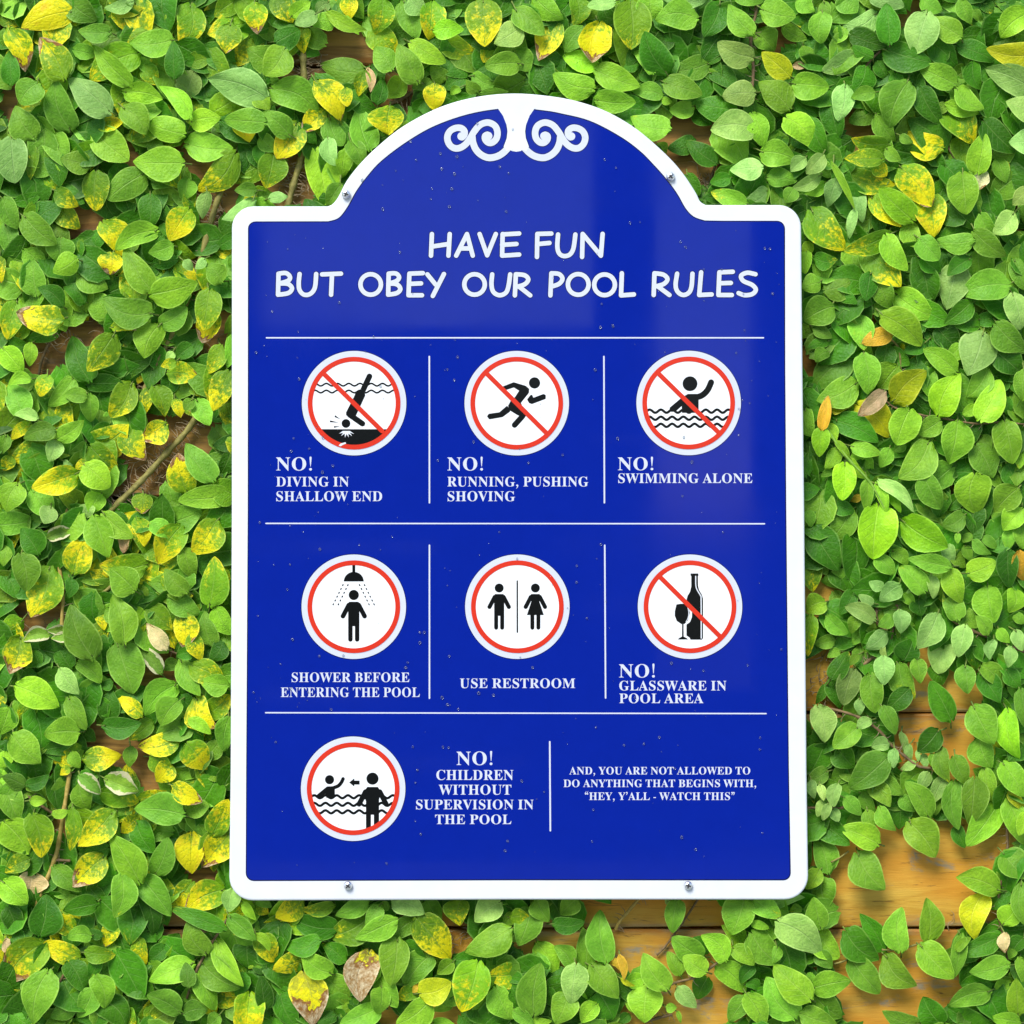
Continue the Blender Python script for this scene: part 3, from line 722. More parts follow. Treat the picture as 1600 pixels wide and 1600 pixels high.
for (ax, ay), (bx, by) in (((712, 395), (620, 580)), ((760, 395), (670, 580)), ((873, 395), (963, 580)), ((921, 395), (1012, 580))):
    for i in range(6):
        t = i / 5
        x, y = ax + (bx - ax) * t, ay + (by - ay) * t
        dx, dy = (bx - ax) / 40, (by - ay) / 40
        fig4.append(capsule((x - dx, y - dy), (x + dx, y + dy), 6, 4))
PICS.append(("shower", 420, 850, 817, 603, False, fig4, [], None, None))
fig5 = man(615, 423, 43, 1.0) + man(963, 423, 43, 1.0, True) + [capsule((789, 356), (790, 848), 7)]
PICS.append(("restroom", 680, 850, 790, 603, False, fig5, [], None, None))
fig6 = ([ccw([(855, 283), (930, 283), (931, 302), (926, 310), (927, 400), (936, 440), (965, 490), (975, 525), (975, 905), (965, 920), (856, 920), (846, 900), (816, 880), (816, 775), (850, 750), (868, 705), (870, 650), (850, 585), (816, 540), (826, 500), (850, 460), (862, 410), (862, 310), (856, 302)])]
        + blob([(726, 588), (760, 583), (820, 583), (840, 660), (824, 730), (795, 760), (770, 762), (730, 735), (712, 690), (712, 650)], 8)
        + [ccw([(774, 760), (788, 760), (789, 890), (818, 905), (830, 918), (733, 918), (745, 905), (773, 890)])])
hi6 = [strokes(spline([(905, 310), (906, 395), (918, 440), (950, 495), (957, 540), (958, 905)], 5), 5), strokes(spline([(828, 605), (838, 655), (832, 710), (812, 748)], 5), 3.5)]
PICS.append(("glassware", 940, 850, 850, 603, True, fig6, [c for g in hi6 for c in g], None, ((565, 320), (1135, 885))))
fig7 = ([circ(584, 543, 44, 30), circ(997, 533, 58, 36)] + strokes(spline([(625, 620), (668, 602), (697, 570), (714, 535)], 5), 17)
        + blob([(470, 690), (562, 615), (628, 612), (628, 700), (560, 712), (545, 668), (495, 705)], 7)
        + [ccw([(773, 570), (822, 530), (822, 552), (873, 552), (873, 590), (822, 590), (822, 610)])]
        + blob([(950, 620), (1045, 620), (1068, 655), (1052, 740), (938, 740), (925, 655)], 7)
        + [ccw([(934, 700), (1060, 700), (1060, 880), (934, 880)]), capsule((930, 660), (868, 778), 25), capsule((1068, 660), (1128, 778), 25),
           ccw([(934, 870), (982, 870), (982, 992), (934, 1010)]), ccw([(1010, 870), (1060, 870), (1060, 945), (1010, 978)])])
w7 = clip_circle([wave(707, 390, 1240, 545, 14), wave(780, 390, 1240, 545, 14), wave(852, 390, 1240, 545, 14)], 811, 630, 404)
fig7 += [c for s in w7 for c in strokes(s, 12)]
PICS.append(("children", 420, 1130, 811, 630, False, fig7, [], None, None))

for nm, ox, oy, cx, cy, slash, fig, lights, chip, sl in PICS:
    g = lambda c: [(ox + x / K, oy + y / K) for x, y in c]
    disc = flat("pictogram", [circ(*g([(cx, cy)])[0], 81.6, 120)], -3 * L, M_PRINT, sign)
    flat("dark_edge", [circ(*g([(cx, cy)])[0], 82.6, 120)], -2.5 * L, M_NAVY, disc)
    flat("white_ground", [circ(*g([(cx, cy)])[0], 68, 100)], -3.5 * L, M_PAPER, disc)
    flat("red_ring", [circ(*g([(cx, cy)])[0], 72.4, 120), circ(*g([(cx, cy)])[0], 65.0, 120)[::-1]], -5 * L, M_RED, disc)
    flat("black_figure", [g(c) for c in fig], -4 * L, M_BLACK, disc)
    if lights:
        flat("white_highlight", [g(ccw(c)) for c in lights], -5 * L, M_WHITE, disc)
    if slash:
        flat("red_slash", [capsule(g([sl[0]])[0], g([sl[1]])[0], 3.6, 3)], -5.5 * L, M_RED, disc)
    if chip:
        flat("paint_chip", [g(ccw(chip))], -6 * L, M_WHITE, disc)

# pan head screws; recess is a flat cross with its shade in the dark colour
def screw(px, py, ang):
    c = P(px, py, 0)
    r = 6.6 * PX
    bm = bmesh.new()
    n = 24
    prof = [(r * 0.96, 0.0), (r, -0.0016), (r * 0.97, -0.0024), (r * 0.86, -0.0031), (r * 0.62, -0.0036), (r * 0.3, -0.00385)]
    rings = [[bm.verts.new(c + Vector((q * cos(2 * pi * k / n), y, q * sin(2 * pi * k / n)))) for k in range(n)] for q, y in prof]
    for a, b in zip(rings, rings[1:]):
        for k in range(n):
            bm.faces.new((a[k], a[(k + 1) % n], b[(k + 1) % n], b[k]))
    bm.faces.new(rings[-1])
    # shank into the wall
    sh = [[bm.verts.new(c + Vector((0.0011 * cos(2 * pi * k / 10), y, 0.0011 * sin(2 * pi * k / 10)))) for k in range(10)] for y in (0.0006, WALL_Y + 0.01)]
    for k in range(10):
        bm.faces.new((sh[0][k], sh[0][(k + 1) % 10], sh[1][(k + 1) % 10], sh[1][k]))
    bmesh.ops.recalc_face_normals(bm, faces=bm.faces)
    me = bpy.data.meshes.new("screw"); bm.to_mesh(me); bm.free()
    me.materials.append(M_STEEL)
    me.polygons.foreach_set("use_smooth", [True] * len(me.polygons))
    o = link_mesh("screw", me, sign)
    w = 1.15
    cross = []
    for k in range(2):
        a = ang + k * pi / 2
        cross.append(capsule((px - 3.2 * cos(a), py - 3.2 * sin(a)), (px + 3.2 * cos(a), py + 3.2 * sin(a)), w, 3))
    ov, fs = fill([ccw(q) for q in cross])
    vs = []
    for v in ov:
        rr = math.hypot(v.x - px, v.y - py) / 6.6
        vs.append(P(v.x, v.y, 0) + Vector((0, -0.00396 + 0.0012 * max(rr - 0.3, 0) ** 1.5, 0)))
    mesh_obj("cross_shade", vs, [list(f) for f in fs], M_SHADE, o)
for a in ((541, 304, 0.35), (1047.5, 276.5, 0.9), (544, 1383.2, 0.7), (1075, 1383, 0.2)):
    screw(*a)

# rain on the sign
def raindrops():
    r_ = random.Random(5)
    V, F = [], []
    spots = [(688, 240), (714, 245), (690, 264), (710, 272), (641, 221), (566, 282), (650, 250), (781, 261), (702, 323), (598, 327), (706, 295),
             (1063, 378), (1071, 386), (1195, 388), (1203, 389), (1207, 459), (940, 475), (957, 508), (958, 510), (938, 512), (965, 685), (1154, 680),
             (1081, 722), (1066, 775), (500, 858), (453, 882), (449, 921), (457, 999), (499, 1025), (656, 988), (663, 988), (656, 1004), (637, 1035), (634, 1043),
             (702, 1025), (832, 1043), (917, 966), (748, 1083), (771, 1086), (691, 1090), (699, 1101), (716, 1108), (692, 1167), (701, 1168), (645, 1167), (649, 1223), (652, 1203),
             (815, 1220), (850, 1237), (1030, 1152), (1006, 1162), (975, 1164), (1065, 1308), (1087, 1327), (927, 1265), (793, 1314), (789, 1329), (604, 1349),
             (455, 705), (459, 685), (520, 728), (504, 738), (1168, 1039), (1049, 1036), (710, 594), (715, 558), (699, 577), (879, 711), (684, 719), (930, 578)]
    drops = [(x, y, r_.uniform(1.5, 2.3)) for x, y in spots]
    tries = 0
    while len(drops) < 300 and tries < 9000:
        tries += 1
        x, y = r_.uniform(395, 1222), r_.uniform(190, 1366)
        if not winding(INNER, x, y): continue
        dens = 0.35 + 0.65 * (0.5 + 0.5 * sin(x / 61 + 1.3 * sin(y / 83)) * sin(y / 47 + x / 150))
        if r_.random() > dens ** 2: continue
        r = 0.55 + 1.5 * r_.random() ** 2.6
        if any((x - a) ** 2 + (y - b) ** 2 < (r + c + 1) ** 2 for a, b, c in drops): continue
        drops.append((x, y, r))
    for x, y, r in drops:
        c = P(x, y, 0)
        base = -6.3 * L if winding(INNER, x, y) else -0.3 * L
        n = 10; b0 = len(V)
        el = r_.uniform(1.0, 1.35); ph = [r_.uniform(-.12, .12) for _ in range(n)]
        hgt = r * PX * r_.uniform(0.32, 0.5)
        for k, (q, h) in enumerate(((1.0, 0), (0.93, 0.42), (0.68, 0.80), (0.34, 0.97))):
            for j in range(n):
                a = 2 * pi * j / n
                rr = r * PX * q * (1 + ph[j])
                V.append(c + Vector((rr * cos(a), base - hgt * h, rr * el * sin(a))))
        V.append(c + Vector((0, base - hgt, 0)))
        V.append(c + Vector((0, base + 0.00002, 0)))
        for k in range(3):
            for j in range(n):
                F.append((b0 + k * n + j, b0 + k * n + (j + 1) % n, b0 + (k + 1) * n + (j + 1) % n, b0 + (k + 1) * n + j))
        for j in range(n):
            F.append((b0 + 3 * n + j, b0 + 3 * n + (j + 1) % n, b0 + 4 * n))
            F.append((b0 + (j + 1) % n, b0 + j, b0 + 4 * n + 1))
    o = mesh_obj("raindrops", V, F, M_WATER, None, True)
    tag(o, "small clear raindrops beading on the face of the pool rules sign", "raindrops", kind="stuff")
raindrops()

# ---------------------------------------------------------------- the climbing figs
VINES = [   # name and label, one for each plant
    ("climbing_fig", "climbing fig full of yellow mottled leaves beside the sign's left shoulder, in the top corner"),
    ("climbing_fig", "climbing fig with a hairy olive stem slanting across bare brown planks, left of the headline"),
    ("climbing_fig", "climbing fig with yellow blotched and curled cream edged leaves, left of the shower pictogram"),
    ("climbing_fig", "climbing fig with a bent yellow stem and white tipped leaves, under sign's bottom left corner"),
    ("climbing_fig", "climbing fig under the sign's bottom edge with two big brown withered leaves"),
    ("climbing_fig", "climbing fig with a thick upright hairy stem, above the left half of the sign's arch"),
    ("climbing_fig", "climbing fig with pale glossy green leaves, above the right half of the sign's arch"),
    ("climbing_fig", "climbing fig of dense leaves with a few yellow specked ones, beside the sign's right shoulder"),
    ("climbing_fig", "climbing fig with a bright lime shoot and fresh green leaves, right of the swimmer pictogram"),
    ("climbing_fig", "climbing fig with tiny pale crinkled leaves on thin brown twigs, right of glassware pictogram"),
    ("climbing_fig", "sparse climbing fig spread over bare golden planks at the sign's bottom right corner"),
    ("climbing_fig", "sparse climbing fig with a small orange leaf, on planks below the sign's bottom right screw"),
]
def vine_of(x, y):
    if y > 1395 and x > 400:
        if x < 790: return 4
        if x < 1215: return 11
        return 10
    if x >= 1200 or (x > 1090 and y > 380):
        if y < 490: return 7
        if y < 850: return 8
        if y < 1195: return 9
        return 10
    if x < 400 or (x < 500 and y > 380):
        if y < 400: return 0
        if y < 800: return 1
        if y < 1195: return 2
        return 3
    if y > 1300: return 4
    return 5 if x < 800 else 6
V_BASE = [(60, 400), (170, 800), (95, 1190), (70, 1590), (560, 1590), (452, 322), (1178, 200), (1450, 480), (1400, 845), (1340, 1120), (1570, 1590), (1000, 1590)]
roots = []
for (nm, lab), (x, y) in zip(VINES, V_BASE):
    e = empty(nm, P(x, y, WALL_Y - 0.002))
    roots.append(tag(e, lab, "climbing plant", "climbing figs covering the plank wall"))

BASECOL = {'g': (0.190, 0.450, 0.026), 'd': (0.060, 0.240, 0.006), 'b': (0.285, 0.610, 0.026), 'B': (0.31, 0.71, 0.016), 'p': (0.340, 0.620, 0.120),  # 'p': sheen of the sky put into the leaf colour
           'y': (0.175, 0.400, 0.010), 'Y': (0.200, 0.430, 0.010), 'w': (0.210, 0.440, 0.010), 'n': (0.28, 0.22, 0.04), 'N': (0.40, 0.36, 0.02),
           'c': (0.26, 0.54, 0.05), 'L': (0.52, 0.60, 0.012), 't': (0.74, 0.52, 0.24), 'o': (0.80, 0.50, 0.035)}
MIX = {'y': (0.47, 0, 0), 'Y': (0.65, 0.05, 0), 'w': (0.66, 0.36, 0), 'n': (0.7, 0.98, 0), 'N': (0.85, 0.55, 0), 'c': (0.2, 0, 1), 't': (0, 0.22, 0), 'o': (0.25, 0.12, 0)}
LEAFLABEL = {'Y': "yellow mottled leaf", 'w': "yellow leaf with a dead white tip", 'n': "withered brown leaf", 'N': "yellow and brown withered leaf", 'c': "curled leaf with a cream edge",
             't': "dry tan leaf", 'o': "orange yellow leaf", 'L': "lime yellow leaf", 'B': "fresh bright green leaf"}

PROF = [(0.0, 0.22), (0.025, 0.50), (0.07, 0.71), (0.15, 0.86), (0.26, 0.98), (0.38, 1.0), (0.52, 0.945), (0.66, 0.79), (0.79, 0.56), (0.89, 0.375), (0.955, 0.20), (1.0, 0.02)]
PROF_LOW = [(0.0, 0.30), (0.1, 0.76), (0.3, 1.0), (0.55, 0.92), (0.8, 0.54), (0.95, 0.17), (1.0, 0.02)]

class Leaves:
    def __init__(s): s.v = []; s.f = []; s.uv = []; s.col = []; s.mix = []
    def add(s, bx, by, tx, ty, w, code, y0, r, low=False):
        """one blade: base and tip in photograph pixels, full width w, depth y0"""
        prof = PROF_LOW if low else PROF
        cols = (-1, -0.5, 0, 0.5, 1) if low else (-1, -0.86, -0.55, -0.22, 0, 0.22, 0.55, 0.86, 1)
        ax, ay = tx - bx, ty - by
        Lp = math.hypot(ax, ay) or 1
        ux, uy = ax / Lp, ay / Lp
        nx, ny = -uy, ux
        curl = code in 'ctw'
        tilt = r.gauss(0, 0.13); roll = r.gauss(0, 0.22)
        if uy > 0.2: tilt -= 0.05            # tips that hang point out a little
        fold = r.uniform(0.08, 0.40) * (1 if r.random() < 0.84 else -0.6)
        if curl: fold = r.uniform(0.4, 0.8)
        droop = r.uniform(-0.05, 0.35)
        bend = r.gauss(0, 0.07); asym = r.uniform(-0.16, 0.16)
        wav = r.uniform(0.0, 0.07) * (2.2 if curl else 1); wp = r.uniform(0, 6.3); wf = r.uniform(6, 10)
        pw = r.uniform(0.82, 1.22)
        c = BASECOL[code]
        lum = math.exp(r.gauss(0, 0.20)); hue = min(max(r.gauss(0.02, 0.07), -0.07), 0.2)
        col = (min(c[0] * lum * (1 + hue), 0.9), min(c[1] * lum, 0.9), min(c[2] * lum * (1 - hue), 0.9))
        ye, de, cr = MIX.get(code, (0, 0, 0))
        if code in 'gdp' and r.random() < 0.10: ye = r.uniform(0.08, 0.26)
        if ye: ye = max(0, ye + r.gauss(0, 0.09))
        if code == 'Y' and r.random() < 0.25: de = r.uniform(0.1, 0.3)
        seed = r.random()
        b0 = len(s.v)
        nc = len(cols)
        for t, hw in prof:
            hw = hw ** pw
            lat0 = bend * Lp * sin(pi * t)
            for q in cols:
                back = 0.085 * sin(pi * min(abs(q) * 1.15, 1)) * max(0, 1 - t / 0.22) if t < 0.22 else 0
                notch = 0.035 * (1 - abs(q)) * max(0, 1 - t / 0.10)
                tt = t - back + notch
                edgew = 1 + wav * 0.8 * sin(wf * t + wp) * abs(q) ** 3
                lat = lat0 + q * hw * w * 0.5 * (1 + asym * (1 if q > 0 else -1)) * edgew
                px = bx + ux * Lp * tt + nx * lat
                py = by + uy * Lp * tt + ny * lat
                aq = abs(q) * hw
                dep = (tilt * (t - 0.5) * Lp + roll * q * hw * w * 0.5 - fold * w * 0.5 * (aq ** 1.5) * (0.6 + 0.4 * sin(pi * t))
                       + droop * Lp * max(t - 0.45, 0) ** 2 * 1.3 + wav * w * sin(wf * t + wp + (2 if q > 0 else 0)) * abs(q) ** 2
                       - 0.06 * Lp * sin(pi * t)) * PX
                y = y0 + dep
                y = min(max(y, 0.0052 + 0.15 * max(0, 0.012 - y)), WALL_Y - 0.0012)
                s.v.append(P(px, py, y))
                s.uv.append((t, 0.5 + 0.5 * q))
                s.col.append((*col, 1)); s.mix.append((ye, de, seed, cr))
        for i in range(len(prof) - 1):
            for j in range(nc - 1):
                a = b0 + i * nc + j
                s.f.append((a, a + 1, a + nc + 1, a + nc))
    def build(s, name, parent, stalks=None):
        me = bpy.data.meshes.new(name)
        nf = len(s.f)
        if stalks:
            b0 = len(s.v)
            s.f += [tuple(b0 + i for i in f) for f in stalks.f]
            s.v += stalks.v
            for lst, val in ((s.uv, (0, 0)), (s.col, (0, 0, 0, 1)), (s.mix, (0, 0, 0, 0))):
                lst += [val] * len(stalks.v)
        me.from_pydata([tuple(p) for p in s.v], [], s.f)
        me.materials.append(M_LEAF)
        me.materials.append(M_STALK)
        me.polygons.foreach_set("material_index", [0] * nf + [1] * (len(s.f) - nf))
        uvl = me.uv_layers.new(name="UVMap")
        li = [0] * len(me.loops); me.loops.foreach_get("vertex_index", li)
        uvl.data.foreach_set("uv", [x for i in li for x in s.uv[i]])
        for nm, dat in (("leafcol", s.col), ("leafmix", s.mix)):
            at = me.attributes.new(nm, 'FLOAT_COLOR', 'POINT')
            at.data.foreach_set("color", [x for c in dat for x in c])
        me.polygons.foreach_set("use_smooth", [True] * len(me.polygons))
        me.update()
        return link_mesh(name, me, parent)

